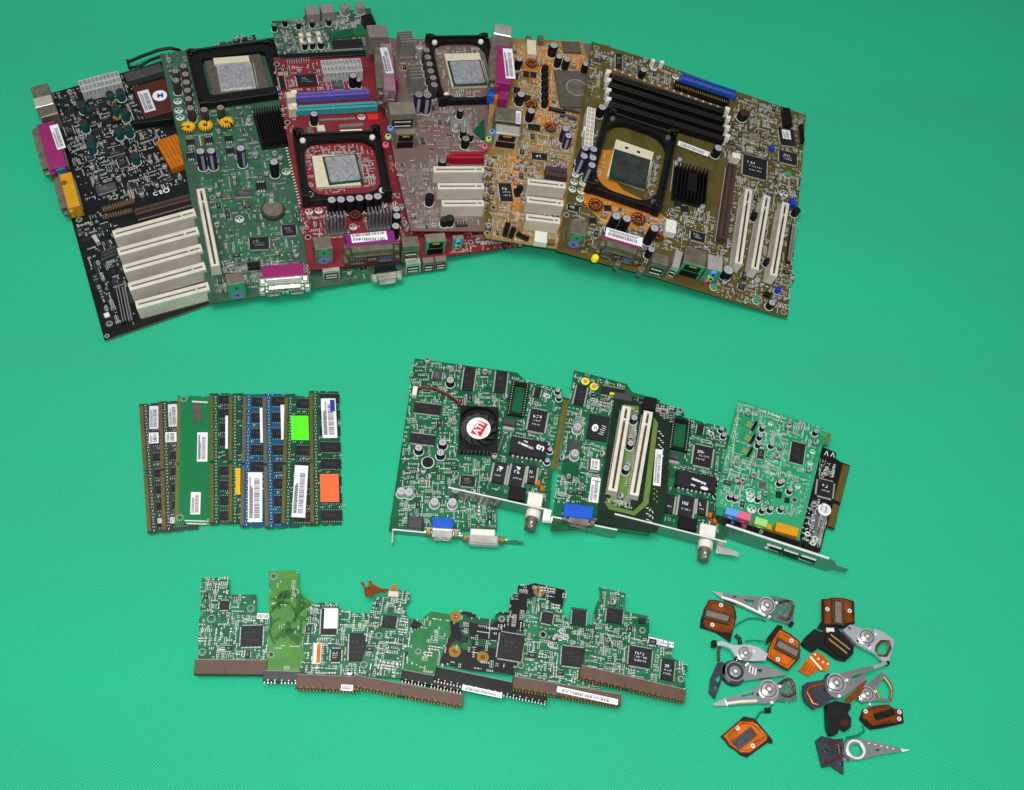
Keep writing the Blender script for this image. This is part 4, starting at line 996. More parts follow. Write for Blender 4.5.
slot(E, y8(212, 335), y6(325, 690), 9, 10, 'slot_brown', .35); cube(E, (y6(345, 640), 9, 7, 10), 11, 'plastic_white', 'slot_latch')
for a, b2 in [((290, 462), (342, 95)), ((370, 488), (432, 125)), ((462, 520), (524, 160))]: slot(E, y8(*a), y8(*b2), 8.0, 16)
chip(E, (y6(388, 630), y6(530, 668), y6(385, 752)), 1.8, 'chip', '4', 1.4, 'mark_bright'); chip(E, (y6(602, 472), y6(690, 486), y6(590, 565)), 3, 'chip', '4', 1, None, name='chip')
sticker(E, (y6(618, 482), y6(668, 490), y6(612, 535)), 3.05, True); chip(E, (y6(605, 605), y6(712, 632), y6(598, 672)), 2, 'chip', '4', 1.2, 'mark_bright')
chip(E, (y6(432, 500), y6(480, 508), y6(428, 540)), 2, 'chip_dusty'); cube(E, (y6(630, 345), y6(672, 352), y6(612, 440)), 8, 'slot_black', 'dark_strip'); cube(E, (y6(735, 445), y6(750, 448), y6(722, 545)), 6, 'slot_black', 'dark_strip')
cap(E, y6(235, 595), 5, 12, 'sleeve_black', 'cap_top'); cap(E, y6(392, 380), 6, 9, 'sleeve_black', 'socket_brown'); cube(E, (y6(562, 588), 5, 6), 5, 'jumper_blue', 'jumper'); cap(E, y6(660, 745), 3, 5, 'ps2_green', 'ps2_green')
cube(E, (y6(405, 580), y6(448, 590), y6(402, 612)), 3, 'metal', 'crystal')
coil(E, y7(145, 308), 7.5, 8, 'copper'); coil(E, y7(385, 388), 7.5, 8, 'copper'); coil(E, y7(500, 485), 5, 8, 'copper', 'copper_dark')
for p in [(262, 372), (322, 386), (478, 440)]: cap(E, y7(*p), 5, 24, 'sleeve_black', 'cap_top')
cap(E, y7(460, 560), 4, 12, 'sleeve_black', 'cap_top')
for p in [(640, 47), (692, 55), (634, 97), (687, 107), (681, 152)]: cap(E, y4(*p), 4.3, 24, 'sleeve_purple', 'cap_top')
moons(E, [y4(*p) for p in [(580, 210), (572, 255), (625, 262), (562, 300), (615, 312), (607, 358)]], 4)
chip(E, (y4(535, 385), y4(605, 400), y4(528, 420)), 1.8, 'chip', '4', 1, 'mark_bright', 1); chip(E, (y7(685, 450), y7(765, 472), y7(678, 500)), 1.8, 'chip', '4', 1.4, 'mark_bright', 2)
cube(E, (y7(545, 385), y7(605, 400), y7(535, 455)), 9, 'plastic_white', 'power_socket', .6)
for p in [(215, 325), (130, 395), (610, 300), (650, 330), (300, 460)]: chip(E, (y7(*p), 7, 7, 15), 2.5, 'chip', 'y', 1.6, None, name='power_transistor', pitch=2.4)
metalport(E, (y4(560, 478), y4(655, 500), y4(545, 560)), 24, 'metal_dull', 'slot_black', 'ps2', panel=None)
parallel(E, (y7(200, 430), y7(418, 492), y7(185, 490)), 26, 'magenta', 'metal_dull', ('plain', 'vga'))
sticker(E, (y7(206, 436), y7(412, 496), y7(196, 486)), 26.05, True, rows=2)
cube(E, (y4(700, 640), 5, 6, -12), 10, 'metal_dull', 'screw_post'); b = MB(); x, y = E.at(y4(702, 715), 4); b.cyl(0, 0, 0, 6, 3.6, 'sticker_yellow', 18, ch=1); E.put('yellow_socket', b, x, y)
cube(E, (y7(275, 635), 5, 6, -14), 9, 'metal_dull', 'screw_post'); cube(E, (y7(405, 672), 5, 6, -14), 9, 'metal_dull', 'screw_post')
smd(E, [y5(125, 110), y5(200, 125), y5(180, 420), y5(95, 450)], 4.6, 77, .6, 'trace_olive')
metalport(E, (y7(470, 575), y7(560, 600), y7(455, 625)), 22, 'metal_dull', 'slot_black', 'usb'); metalport(E, (y7(600, 560), y7(640, 575), y7(575, 650)), 20, 'metal', 'slot_black', 'usb')
metalport(E, (y7(652, 535), y7(775, 570), y7(632, 625)), 22, 'metal_dull', 'slot_black', 'lan', panel='ps2_green')
metalport(E, (y8(140, 415), y8(212, 432), y8(112, 478)), 22, 'metal', 'slot_black', 'audio', panel='ps2_green')
cap(E, y8(240, 492), 6.3, 11, 'sleeve_black', 'cap_top'); cap(E, y8(490, 583), 3, 7, 'jumper_blue', 'jumper_blue'); cube(E, (y8(562, 155), 6, 9, 8), 7, 'jumper_blue', 'small_connector')
for p in [(380, 640), (540, 16), (170, 572)]: cap(E, y8(*p), 3.2, 3, 'ps2_green', 'ps2_green')
cap(E, y8(580, 195), 4, 9, 'sleeve_black', 'sleeve_black'); cap(E, y8(375, 218), 4, 8, 'sleeve_black', 'sleeve_black'); cap(E, y8(438, 445), 3.6, 8, 'sleeve_black', 'sleeve_black')
header(E, y8(535, 455), y8(560, 275), 2, 7, 'slot_black', 'lead'); cap(E, y8(455, 655), 4, 8, 'sleeve_black', 'cap_top'); cube(E, (y8(435, 610), 7, 5, -10), 4, 'slot_black', 'small_connector')
chip(E, (y8(305, 575), 7, 7, -8), 1.8); chip(E, (y8(320, 520), 6, 9, -8), 1.8, 'chip', 'x'); cap(E, y8(385, 540), 3, 7, 'alu', 'alu'); moons(E, [y8(512, 118)], 5); text(E, 'o', y8(498, 662), 6, 0, .05, 'mustard')
smd(E, [y5(150, 110), y5(480, 190), y5(680, 260), y6(10, 220), y5(650, 380), y5(240, 230)], 4.6, 71, .95, 'trace_olive', limit=60, pale=1.2)
smd(E, [y6(350, 270), y6(755, 400), y6(735, 790), y8(585, 100), y8(555, 500), y8(530, 720), y8(150, 610), y8(190, 500), y8(180, 420), y6(300, 690), y6(230, 630), y6(290, 520)], 5, 72, .97, 'trace_olive', limit=100, pale=1.3, ic=.1)
smd(E, [y7(560, 330), y7(780, 330), y8(230, 350), y8(200, 480), y7(520, 560), y7(430, 520)], 4.8, 73, .97, 'trace_olive', limit=100, pale=1.3)
smd(E, [y7(20, 300), y7(200, 260), y7(560, 400), y7(480, 560), y7(440, 680), y7(20, 570)], 5, 74, .9, 'trace_olive', limit=100, pale=1.3)
smd(E, [y7(440, 20), y7(520, 60), y7(520, 240), y7(430, 290)], 4.4, 75, .7, 'trace_olive'); smd(E, [y5(130, 560), y5(200, 600), y7(200, 100), y7(130, 200)], 5, 76, .8, 'trace_olive')
# ================================================================ MEMORY MODULES
RG = 'memory modules laid side by side in an overlapping row'
def dimm(label, tl, bl, m, zl=5.6, pitch=19, chips=8, cm='chip', cw=8, notch=(.46,), seed=1, wide=30, res=True, cx=None, edge='gold_dull', skip=(), side=False):
    p0, pt = m1(*bl), m1(*tl)
    T = Thing('memory_module', label, 'memory module', p0, zl, (p0[0] + 30, p0[1] + 1), 1.6, pt, zl, RG)
    y_ = Vector(T.at(pt)); L = y_.length; an = math.atan2(y_.y, y_.x) - math.pi / 2; ca, sa = math.cos(an), math.sin(an)
    T.L = L
    def F(u, v): return (u * ca - v * sa, u * sa + v * ca)
    T.F = F; T.an = an; n0 = L * notch[0]
    out = [(0, 0), (0, n0 - 1), (2.6, n0 - 1), (2.6, n0 + 1), (0, n0 + 1), (0, L), (8, L), (8, L - 1.6), (10, L - 1.6), (10, L), (wide - 12, L), (wide - 12, L - 1), (wide - 9, L - 1), (wide - 9, L), (wide, L), (wide, 0), (wide - 9, 0), (wide - 9, 1), (wide - 12, 1), (wide - 12, 0), (10, 0), (10, 1.6), (8, 1.6), (8, 0)]
    b = MB(); b.prism([F(*q) for q in out], -1.27, 0, m, side='pcb_edge'); T.put('circuit_board', b)
    b = MB(); n = int((L - 4) / 1.27)
    for i in range(n):
        v = 2 + (i + .5) * (L - 4) / n
        if abs(v - n0) < 1.8: continue
        x, y = F(1.6, v); b.box(x, y, 0, .05, 2.9, .85, edge, an)
    T.put('edge_contacts', b); x, y = F(1.6, L / 2); T.block(x, y, 3.4, L, an)
    gap = L / chips; rng = random.Random(seed)
    def mk(b, w=cw + 8, l=cw if not side else 12):
        b.box(0, 0, .15, 1.15, w, l, cm, ch=.15); k = 9
        for q in range(k):
            u = -w / 2 + (q + .5) * w / k
            for sg in (-1, 1): b.box(u, sg * (l / 2 + .35), .02, .5, .5, .9, 'lead')
        for r in range(2): b.box(-.4, 1 - r * 1.4, 1.15, 1.18, w * .5, .45, 'chip_grey')
    key = ('memory_chip', m, cw, cm, side, chips)
    for i in range(chips):
        if i in skip: continue
        u, v = (cx or 17), (i + .5) * gap
        if abs(v - L / 2) < 2 and chips % 2: continue
        x, y = F(u, v); T.link('memory_chip', cached(key, mk), x, y, 0, an); T.block(x, y, cw + 8, (cw if not side else 12) + 1.6, an)
    if res:
        for j in range(int(L / 3.1)):
            x, y = F(5.4, 2 + j * 3.1); T.cnt = T.__dict__.get('cnt', {}); T.link('resistor_pack', smd_mesh(0 if j % 2 else 1), x, y, 0, an + (0 if j % 3 else 1.57)); T.block(x, y, 1.8, 1.8)
    T.cnt = {}
    P = [F(4, 1), F(wide - 1, 1), F(wide - 1, L - 1), F(4, L - 1)]
    T.P = P; return T
def dsmd(T, seed, dens=.6):
    rng = random.Random(seed); k = 0
    b = MB()
    for i in range(260):
        u, v = rng.uniform(4.5, 28.5), rng.uniform(2, T.L - 2); x, y = T.F(u, v)
        if T.free(x, y, .9):
            kk = rng.randint(0, 3)
            if k < 60: T.link(SMD[kk][0], smd_mesh(kk), x, y, 0, T.an + rng.choice([0, 1.57])); k += 1
            b.cyl(x + 1.5, y + .8, 0, .08, .35, 'solder', 8); T.block(x, y, 1.8, 1.4)
    T.put('solder_pads', b, stuff=True)
def dst(T, a, b2, c, h=1.25, m='paper', code=True, rows=2, lab=None, ink='ink'):
    return sticker(T, (m1(*a), m1(*b2), m1(*c)), h, code, m, rows=rows, label=lab, ink=ink)
M = dimm('leftmost memory module, dark with two white stickers near its top', (42, 112), (82, 714), 'pcb_dark', seed=1); dsmd(M, 1)
dst(M, (90, 122), (132, 121), (98, 228), m='paper_grey'); dst(M, (88, 246), (132, 244), (92, 296)); dst(M, (128, 645), (146, 643), (130, 668), m='paper')
M = dimm('second memory module from the left, dark with two white stickers', (132, 100), (150, 706), 'pcb_dark', seed=2); dsmd(M, 2)
dst(M, (176, 114), (218, 112), (180, 218), m='paper_grey'); dst(M, (164, 244), (216, 242), (166, 290)); dst(M, (186, 640), (208, 638), (188, 668), m='paper')
M = dimm('wide plain green memory module with one brown chip and white labels', (222, 74), (206, 678), 'pcb_lightdimm', chips=1, skip=(0,), wide=33, res=False, seed=3)
x, y, w, l, a = M.rect((m1(290, 110), m1(330, 108), m1(288, 198)), 1.2); b = MB(); b.box(0, 0, 0, 1.2, w, l, 'socket_grey', ch=.2); M.put('memory_chip', b, x, y, 0, a)
dst(M, (314, 244), (362, 244), (312, 380), .1, m='paper', rows=3); dst(M, (284, 522), (330, 522), (280, 626), .1, m='paper', rows=2)
b = MB()
for (p, w_, l_) in [((325, 102), 14, 1.6), ((310, 656), 20, 1.2), ((312, 669), 18, 1.2)]: b.box(*M.at(m1(*p)), .02, .06, w_, l_, 'silk')
for p in [(250, 88), (232, 640), (370, 660)]:
    x, y = M.at(m1(*p)); b.ring(x, y, .02, .06, 3.2, 2.2, 'silk_dim')
M.put('silkscreen', b)
M = dimm('green memory module full of dark chips, just right of the wide plain one', (370, 62), (372, 672), 'pcb_dimm', chips=9, cw=9, seed=4); dsmd(M, 4)
dst(M, (444, 166), (456, 166), (444, 320), m='paper', code=False)
M = dimm('narrow green memory module with an amber tape strip on it', (460, 66), (458, 668), 'pcb_dimm', chips=8, seed=5, cx=19); dsmd(M, 5)
dst(M, (492, 410), (514, 410), (502, 534), m='sticker_amber', code=False, lab='amber tape strip')
M = dimm('blue memory module with a long white label along its lower half', (526, 66), (512, 684), 'pcb_blue', chips=8, cw=10, seed=6, cx=17, skip=(0, 1, 2)); dsmd(M, 6)
dst(M, (550, 430), (616, 430), (550, 662), m='paper', rows=3); dst(M, (604, 130), (616, 130), (604, 292), m='paper', code=False)
M = dimm('blue memory module without a long label, right of the labelled blue one', (616, 64), (628, 690), 'pcb_blue', chips=8, cw=10, seed=7, cx=17); dsmd(M, 7)
dst(M, (700, 116), (718, 116), (702, 278), m='paper', code=False)
M = dimm('green memory module bearing a bright green square sticker and a long white label', (720, 72), (704, 676), 'pcb_dimm', chips=8, cw=10, seed=8, cx=20); dsmd(M, 8)
dst(M, (748, 166), (830, 166), (746, 280), m='sticker_green', code=False, lab='bright green square sticker'); dst(M, (768, 396), (830, 400), (756, 638), m='paper', rows=3)
M = dimm('rightmost memory module with an orange square sticker and a rounded white label', (834, 50), (840, 674), 'pcb_dimm', chips=8, cw=10, seed=9, cx=18.6, wide=27); dsmd(M, 9)
dst(M, (888, 86), (956, 86), (888, 270), m='paper', rows=3); dst(M, (930, 92), (952, 92), (930, 146), 1.4, m='ink_blue', code=False)
dst(M, (884, 438), (970, 438), (884, 568), m='sticker_orange', code=False, lab='orange square sticker')

# ================================================================ EXPANSION CARDS
CG = 'expansion cards in the middle row'
def frame(name, label, cat, bl, br, tl, z, group=None, zr=None): return Thing(name, label, cat, bl, z, br, z if zr is None else zr, tl, z, group)
# ---- graphics card with the fan
K = frame('graphics_card', 'green graphics card with a black fan and a round red and white fan sticker', 'graphics card', (389, 530), (507, 532), (415, 358.5), 5, CG)
board(K, [(388.8, 530.5), (414.8, 358.4), (516.7, 372.5), (525, 380), (520, 470), (497, 500), (497, 530)], 'pcb_green')
f = MB(); x, y, w, l, a = K.rect((m2(578, 395), m3(206, 338), m2(548, 718)), 9)
f.prism(rrect(w, l, 2, 3), 2, 9, 'plastic_black', [rrect(w - 2, l - 2, (min(w, l) - 2) / 2 - 3, 8)]); f.box(0, 0, .3, 3, w, l, 'sink_black', ch=.3)
for i in range(10): f.box(-w / 2 + (i + .5) * w / 10, -l / 2 + .2, 2, 8.9, .7, 1.4, 'sink_grey'); f.box(-w / 2 + (i + .5) * w / 10, l / 2 - .2, 2, 8.9, .7, 1.4, 'sink_grey')
fan = K.put('fan', f, x, y, 0, a); K.block(x, y, w, l, a); b = MB(); R0 = min(w, l) / 2 - 1.2
for k in range(11):
    t0 = 2 * math.pi * k / 11; vs = []
    for i in range(6):
        r = 5 + (R0 - 5) * i / 5; t = t0 + .5 * (i / 5) ** 1.2
        vs += [(r * math.cos(t), r * math.sin(t), 8.4), (r * math.cos(t + .42), r * math.sin(t + .42), 4.4)]
    b.add(vs, [(2 * i, 2 * i + 2, 2 * i + 3, 2 * i + 1) for i in range(5)], 'fan_grey', True)
b.cyl(0, 0, 3, 9.0, 9.6, 'plastic_black', 28, ch=.6)
K.put('fan_blades', b, 0, 0, 0, 0, parent=fan)
b = MB(); b.cyl(0, 0, 9.02, 9.2, 11, 'paper', 36); st = K.put('fan_sticker', b, 0, 0, 0, math.radians(0), parent=fan)
b = MB(); b.prism([(-.3, 8.2), (8.6, 4.6), (2.0, -8.6), (-7.5, -4.9)], 9.22, 9.26, 'logo_red'); K.put('logo_field', b, 0, 0, 0, -a, parent=fan); LA = a
text(K, 'ATI', None, 8.6, 62 - math.degrees(LA), 9.26, 'mark_bright', 'logo_letters', parent=fan, local=(0, 0), bold=.3)
for c3, nm in [((m2(610, 118), m2(690, 128), m2(592, 285)), 'x'), ((m3(190, 72), m3(272, 82), m3(172, 230)), 'x'), ((m2(250, 372), m2(440, 395), m2(242, 445)), 'y'), ((m2(222, 592), m2(402, 615), m2(215, 662)), 'y')]:
    chip(K, c3, 1.4, 'chip', nm, 1.2, 'chip_grey', 2, name='memory_chip')
chip(K, (m2(385, 140), m2(450, 148), m2(378, 205)), 2, 'chip_grey', 'x', 1); chip(K, (m4(462, 140), m4(545, 150), m4(455, 200)), 1.8, 'chip', '4', 1)
for p in [(505, 215), (278, 700), (450, 662), (435, 735)]: cap(K, m2(*p), 4.1, 8, 'sleeve_black', 'cap_top')
for p in [(218, 8), (342, 12)]: pass
b = MB(); x, y = K.at(m4(272, 68), 2); b.cyl(x, y, 0, 2, 5, 'plastic_black', 24); b.ring(x, y, 0, 1, 6, 5.1, 'silk'); K.put('buzzer', b); K.block(x, y, 12, 12)
for p in [(120, 232), (165, 238), (412, 295), (310, 292)]: cap(K, m4(*p), 4, 7, 'alu', 'cap_top')
pts = [(*K.at(m2(*p), hh), hh) for p, hh in [((250, 285), 3), ((300, 262), 5), ((390, 270), 6), ((480, 310), 6), ((540, 350), 6), ((578, 400), 7)]]
b = MB(); b.tube(pts, .7, 'wire_red'); K.put('fan_wire', b); b = MB(); b.tube([(q[0] - .5, q[1] - 1.5, q[2]) for q in pts], .7, 'wire_black'); K.put('fan_wire', b)
cube(K, (m2(250, 290), 4.5, 10, -8), 6, 'plastic_white', 'fan_connector')
cube(K, (m4(165, 370), m4(245, 378), m4(160, 440)), 11, 'chip_grey', 'video_output')
cube(K, (m4(300, 380), m4(420, 388), m4(295, 460)), 12, 'vga_blue', 'video_port', .6)
c = MB(); x, y, L, a = K.line(m4(268, 470), m4(440, 482), 8); dshell(c, 0, 8, 3, 17, 7.5, 7, 'metal', 'vga_blue', 'gold'); K.put('video_port_shell', c, x, y, 0, a)
cube(K, (m4(515, 445), m4(655, 452), m4(512, 480)), 11, 'plastic_white', 'digital_video_port', .6)
c = MB(); x, y, L, a = K.line(m4(480, 480), m4(700, 492), 8); c.box(0, -4, 2, 10, 26, 9, 'metal', ch=1.2); c.box(-16, -3, 4, 10, 4.4, 5, 'brass', ch=.6); c.box(16, -3, 4, 10, 4.4, 5, 'brass', ch=.6); c.box(0, -8.6, 4, 9, 22, .3, 'plastic_clear')
for i in range(8): c.box(-9 + i * 2.4, 7, 11.05, 11.2, .8, 2.4, 'slot_groove')
K.put('digital_video_shell', c, x, y, 0, a)
upright_bracket(K, m4(72, 452), m4(726, 512), -4.5, 4, .9, tab=(1, 14))
b = MB(); x, y = K.at(m4(72, 500), 0); b.box(x, y, -4, 4, 1, 12, 'metal'); K.put('bracket_foot', b)
smd(K, [m2(240, 80), m2(560, 110), m3(300, 100), m3(240, 400), m3(140, 700), m4(640, 200), m4(660, 440), m4(520, 440), m4(100, 440), m2(160, 740)], 4.6, 81, .97, 'trace_green', limit=100, pale=1.5, ic=.05, traces=50)

# ---- two matching network cards
def network_card(label, P, z, seed):
    """P maps places read from the first card (views m3, m4) to this one"""
    T = frame('network_card', label, 'network card', P(m4(640, 255)), P(m4(960, 325)), P(m3(315, 130)), z, CG)
    board(T, [P(m3(315, 130)), P(m3(660, 210)), P(m3(655, 262)), P(m3(712, 276)), P(m4(978, 140)), P(m4(965, 335)), P(m4(600, 290)), P(m4(610, 235))], 'pcb_green')
    x, y, w, l, a = T.rect((P(m3(303, 148)), P(m3(428, 168)), P(m3(258, 385))), 4); b = MB()
    b.prism([(-w / 2, -l / 2), (w / 2, -l / 2), (w / 2, l / 2), (-w / 2, l / 2)], .3, 4, 'slot_black', [[(-w / 2 + 3.4, -l / 2 + 3), (w / 2 - 3.4, -l / 2 + 3), (w / 2 - 3.4, l / 2 - 3.5), (-w / 2 + 3.4, l / 2 - 3.5)]])
    for i in range(14):
        for sg in (-1, 1): b.box(sg * (w / 2 - 1.6), -l / 2 + (i + .5) * l / 14, 4, 4.06, .8, .8, 'lead')
    T.put('chip_socket', b, x, y, 0, a); T.block(x, y, w, l, a)
    chip(T, (P(m3(440, 345)), P(m3(560, 368)), P(m3(415, 500))), 2, 'chip', '4', 1.6, 'mark_bright', 3)
    chip(T, (P(m3(300, 545)), P(m3(562, 590)), P(m3(285, 665))), 7, 'chip', 'y', 1, None, 2, pitch=4, name='transformer')
    cube(T, (P(m3(240, 408)), P(m3(335, 425)), P(m3(235, 455))), 3, 'chip_grey', 'crystal', .8); cube(T, (P(m3(237, 470)), P(m3(322, 486)), P(m3(235, 492))), 3, 'metal', 'crystal_rim', .4)
    chip(T, (P(m3(470, 190)), P(m3(515, 200)), P(m3(462, 260))), 2, 'chip', 'x', 1, None)
    text(T, 'CE', P(m3(550, 255)), 6, 168, .05, 'mark_bright', bold=.1)
    for a_, b_, c_ in [((655, 65), (725, 78), (640, 180)), ((755, 70), (830, 85), (735, 200)), ((850, 85), (895, 92), (835, 185))]:
        chip(T, (P(m4(*a_)), P(m4(*b_)), P(m4(*c_))), 3, 'chip', 'x', 1.8, 'mark_bright', 2)
    header(T, P(m3(205, 655)), P(m3(245, 530)), 1, 4, 'slot_brown', 'lead')
    cube(T, (P(m4(740, 200)), P(m4(832, 215)), P(m4(725, 275))), 12, 'slot_black', 'network_port', .6)
    for q in [(900, 190), (922, 222)]:
        x, y = T.at(P(m4(*q)), 5); b = MB(); b.box(0, 0, 1, 8, 3.2, 5, 'orange_cap', ch=1); T.put('disc_capacitor', b, x, y)
    cube(T, (P(m4(846, 236)), P(m4(930, 250)), P(m4(838, 310))), 14, 'plastic_white', 'coaxial_block', .6)
    for q in [(630, 215), (642, 262), (560, 600), (575, 640), (555, 720)]: cap(T, P(m3(*q)), 2.6, 5, 'sleeve_black', 'cap_top')
    q1, q2 = P(m4(388, 212)), P(m4(975, 345))
    o, (x, y, L, a) = upright_bracket(T, q1, q2, -3, 15, .9)
    b = MB(); n = 20
    def ycyl(r, y0, y1_, m, cx, cz): 
        vs = [(cx + r * math.cos(t * 2 * math.pi / n), yy, cz + r * math.sin(t * 2 * math.pi / n)) for yy in (y0, y1_) for t in range(n)]
        b.add(vs, [(i + n, (i + 1) % n + n, (i + 1) % n, i) for i in range(n)], m, True); b.add(vs[:n], [tuple(range(n))], m); b.add(vs[n:], [tuple(reversed(range(n)))], m)
    cx = L * .34; ycyl(6.6, 0, -7, 'plastic_white', cx, 5); ycyl(4.9, -7, -18, 'metal_dull', cx, 5); ycyl(5.6, -8, -10, 'metal_dull', cx, 5)
    b.box(cx, -13, 9.5, 11.2, 1.6, 1.8, 'metal_bright'); b.box(cx + 1, -16, 9.0, 10.6, 1.2, 1.2, 'metal_bright')
    T.put('coaxial_plug', b, x, y, 0, a)
    b = MB(); b.prism([(0, 0), (14, -1), (20, -2), (20, -6), (14, -6), (0, -8)], 3, 4, 'metal'); T.put('bracket_foot', b, x + L / 2 * math.cos(a) - 6 * math.cos(a), y + L / 2 * math.sin(a) - 6 * math.sin(a), 0, a)
    contacts(T, P(m4(990, 110)), P(m3(692, 290)), 5.5)
    smd(T, [P(m3(300, 120)), P(m3(660, 215)), P(m3(640, 520)), P(m3(560, 760)), P(m4(940, 300)), P(m4(640, 230)), P(m3(160, 700))], 4.3, seed, .95, 'trace_green', limit=100, pale=1.6, ic=.03)
    return T
N1 = network_card('green network card leaning over the fan card, its coaxial plug in front', lambda p: p, 11, 91)
# second card: where the same corners of it stand in the photograph
def map2(p):
    (x0, y0), (ax, ay), (bx, by) = (513.9, 378), (568.5, 398.4), (530, 513)
    (X0, Y0), (AX, AY), (BX, BY) = (674, 414.5), (734, 437), (704, 543)
    d1, d2 = (ax - x0, ay - y0), (bx - x0, by - y0); det = d1[0] * d2[1] - d1[1] * d2[0]; dx, dy = p[0] - x0, p[1] - y0
    s = (dx * d2[1] - dy * d2[0]) / det; t = (d1[0] * dy - d1[1] * dx) / det
    return (X0 + s * (AX - X0) + t * (BX - X0), Y0 + s * (AY - Y0) + t * (BY - Y0))
N2 = network_card('green network card partly under the pale green sound card, its coaxial plug in front', map2, 8, 92)

text(N1, 'CPU8888-C', m3(400, 613), 3.0, 168, 7.05, 'mark_bright', bold=.1); text(N1, 'U3', m3(505, 628), 6.2, 168, 7.05, 'mark_bright', bold=.3); text(N1, '8818', m3(402, 585), 1.8, 168, 7.05, 'mark_bright', bold=.1)
for q in [(685, 100), (785, 102)]: text(N1, 'P', m4(*q), 5, -100, 3.05, 'mark_bright', bold=.3)
text(N2, 'SUS-60090', m6(740, 145), 3.0, 170, 7.05, 'mark_bright', bold=.15); text(N2, '2047', m6(712, 163), 2.2, 170, 7.05, 'mark_bright', bold=.1)
b = MB(); x, y = N2.at(m6(765, 178), 7.05); b.prism([(3.6 * math.cos(t * .4), 1.7 * math.sin(t * .4)) for t in range(16)], 7.0, 7.06, 'mark_bright'); N2.put('printed_logo', b, x, y)
# ---- second graphics card
K = frame('graphics_card', 'green graphics card with two yellow dot stickers, under the dark slot riser', 'graphics card', (551, 529), (600, 540), (574, 370), 16, CG)
board(K, [(550.7, 530.5), (574.1, 370.2), (627, 384), (632, 392), (660, 400), (650, 535), (596, 527)], 'pcb_green')
b = MB()
for p in [(190, 115), (237, 144)]: x, y = K.at(m5(*p)); b.cyl(x, y, .02, .3, 3.9, 'sticker_yellow', 24); b.cyl(x, y, .3, .34, 2.4, 'mustard', 20)
K.put('dot_stickers', b)
chip(K, (m5(148, 130), m5(202, 142), m5(132, 240)), 1.4, 'chip', 'x', 1.2, 'chip_grey', name='memory_chip'); chip(K, (m5(280, 135), m5(405, 160), m5(272, 180)), 1.4, 'chip', 'y', 1.2, 'chip_grey', name='memory_chip')
b = MB()
rng = random.Random(8)
for k in range(16): x, y = K.at(m5(325 + k * 6.4, 180 + k * .8), 1.6); b.box(x, y, 1.45, 1.52, .85, rng.choice([2.8, 3.4, 2.2]), 'sticker_yellow', rng.uniform(-.3, .1))
K.put('yellow_writing', b)
ch_ = chip(K, (m5(215, 288), m5(322, 308), m5(198, 420)), 2, 'chip', None, 1, None, name='graphics_processor')
b = MB(); x, y = K.at(m5(243, 365), 2.1); b.prism([(3 * math.cos(t), 4 * math.sin(t)) for t in [k * math.pi / 5 for k in range(10)]], 2, 2.06, 'mark_bright'); b.ring(.4, 0, 2.06, 2.1, 1.6, .9, 'chip')
for k in range(5): b.box(7 + (k % 2) * .6, 5 - 2.2 * k, 2, 2.05, 4.5 - (k % 2), .5, 'mark_bright')
K.put('printed_logo', b, x, y, 0, -.2)
chip(K, (m5(210, 528), m5(268, 535), m5(200, 590)), 2, 'chip_grey', '4', 1, None); sticker(K, (m5(222, 532), m5(268, 538), m5(216, 588)), 2.05, True)
sticker(K, (m6(240, 125), m6(283, 132), m6(222, 240)), .3, True, rows=2); cube(K, (m5(68, 552), m5(150, 562), m5(60, 608)), 1.2, 'pcb_green', 'metal_pad', .2)
for p in [(150, 358), (135, 500)]: cap(K, m5(*p), 4, 8, 'alu', 'cap_top')
chip(K, (m5(108, 428), m5(168, 436), m5(100, 482)), 4, 'chip_grey', 'y', 1, None, name='inductor')
for p in [(98, 100), (258, 200)]: pass
cube(K, (m6(112, 245), m6(250, 262), m6(102, 305)), 12, 'vga_blue', 'video_port', .6)
c = MB(); x, y, L, a = K.line(m6(100, 305), m6(262, 335), 8); dshell(c, 0, 6, 2, 17, 7.5, 7, 'metal_dull', 'vga_blue', 'lead'); K.put('video_port_shell', c, x, y, 0, a)
upright_bracket(K, m6(55, 310), m6(360, 372), -14, 4, .9)
smd(K, [m5(130, 65), m5(410, 135), m5(340, 250), m6(260, 240), m6(60, 250)], 4.2, 93, .97, 'trace_green', limit=100, pale=1.5, ic=.04)
# ---- slot riser
K = frame('riser_card', 'dark green riser board carrying two long white slots side by side', 'riser card', (596, 523), (657, 532), (615, 397), 21, CG)
board(K, [(596, 523), m5(348, 205), m5(375, 180), m5(600, 235), m5(720, 270), m5(722, 300), m5(655, 300), m6(590, 250), m6(545, 382)], 'pcb_riser', side='pcb_dimm', holes=[(m5(700, 272), 2)])
pour(K, [m5(400, 240), m5(480, 250), m6(420, 215), m6(400, 262), m6(350, 255), m6(330, 235)], 'lime_pour')
pour(K, [m5(560, 310), m5(582, 340), m6(505, 250), m6(440, 305), m6(320, 275), m6(300, 240), m6(330, 225), m6(335, 260), m6(435, 285), m6(480, 240)], 'lime_pour')
slot(K, m6(338, 190), m5(415, 248), 8.4, 11, 'slot_white', .84); slot(K, m6(438, 210), m5(532, 275), 8.4, 11, 'slot_white', .84)
sticker(K, (m6(538, -5), m6(572, 0), m6(515, 162)), .1, True, rows=2)
cube(K, (m5(512, 192), m5(578, 205), m5(502, 258)), 12, 'slot_black', 'small_connector'); cube(K, (m5(350, 170), m5(445, 185), m5(345, 205)), 4, 'chip_grey', 'ribbon_socket')
for p in [(455, 310), (435, 448), (412, 582)]: cap(K, m5(*p), 3.4, 8, 'sleeve_black', 'cap_top')
b = MB()
for k in range(6): x, y = K.at(m6(532 + (k % 2) * 12, 180 + 12 * k)); b.cyl(x, y, 0, .1, .6, 'gold', 8)
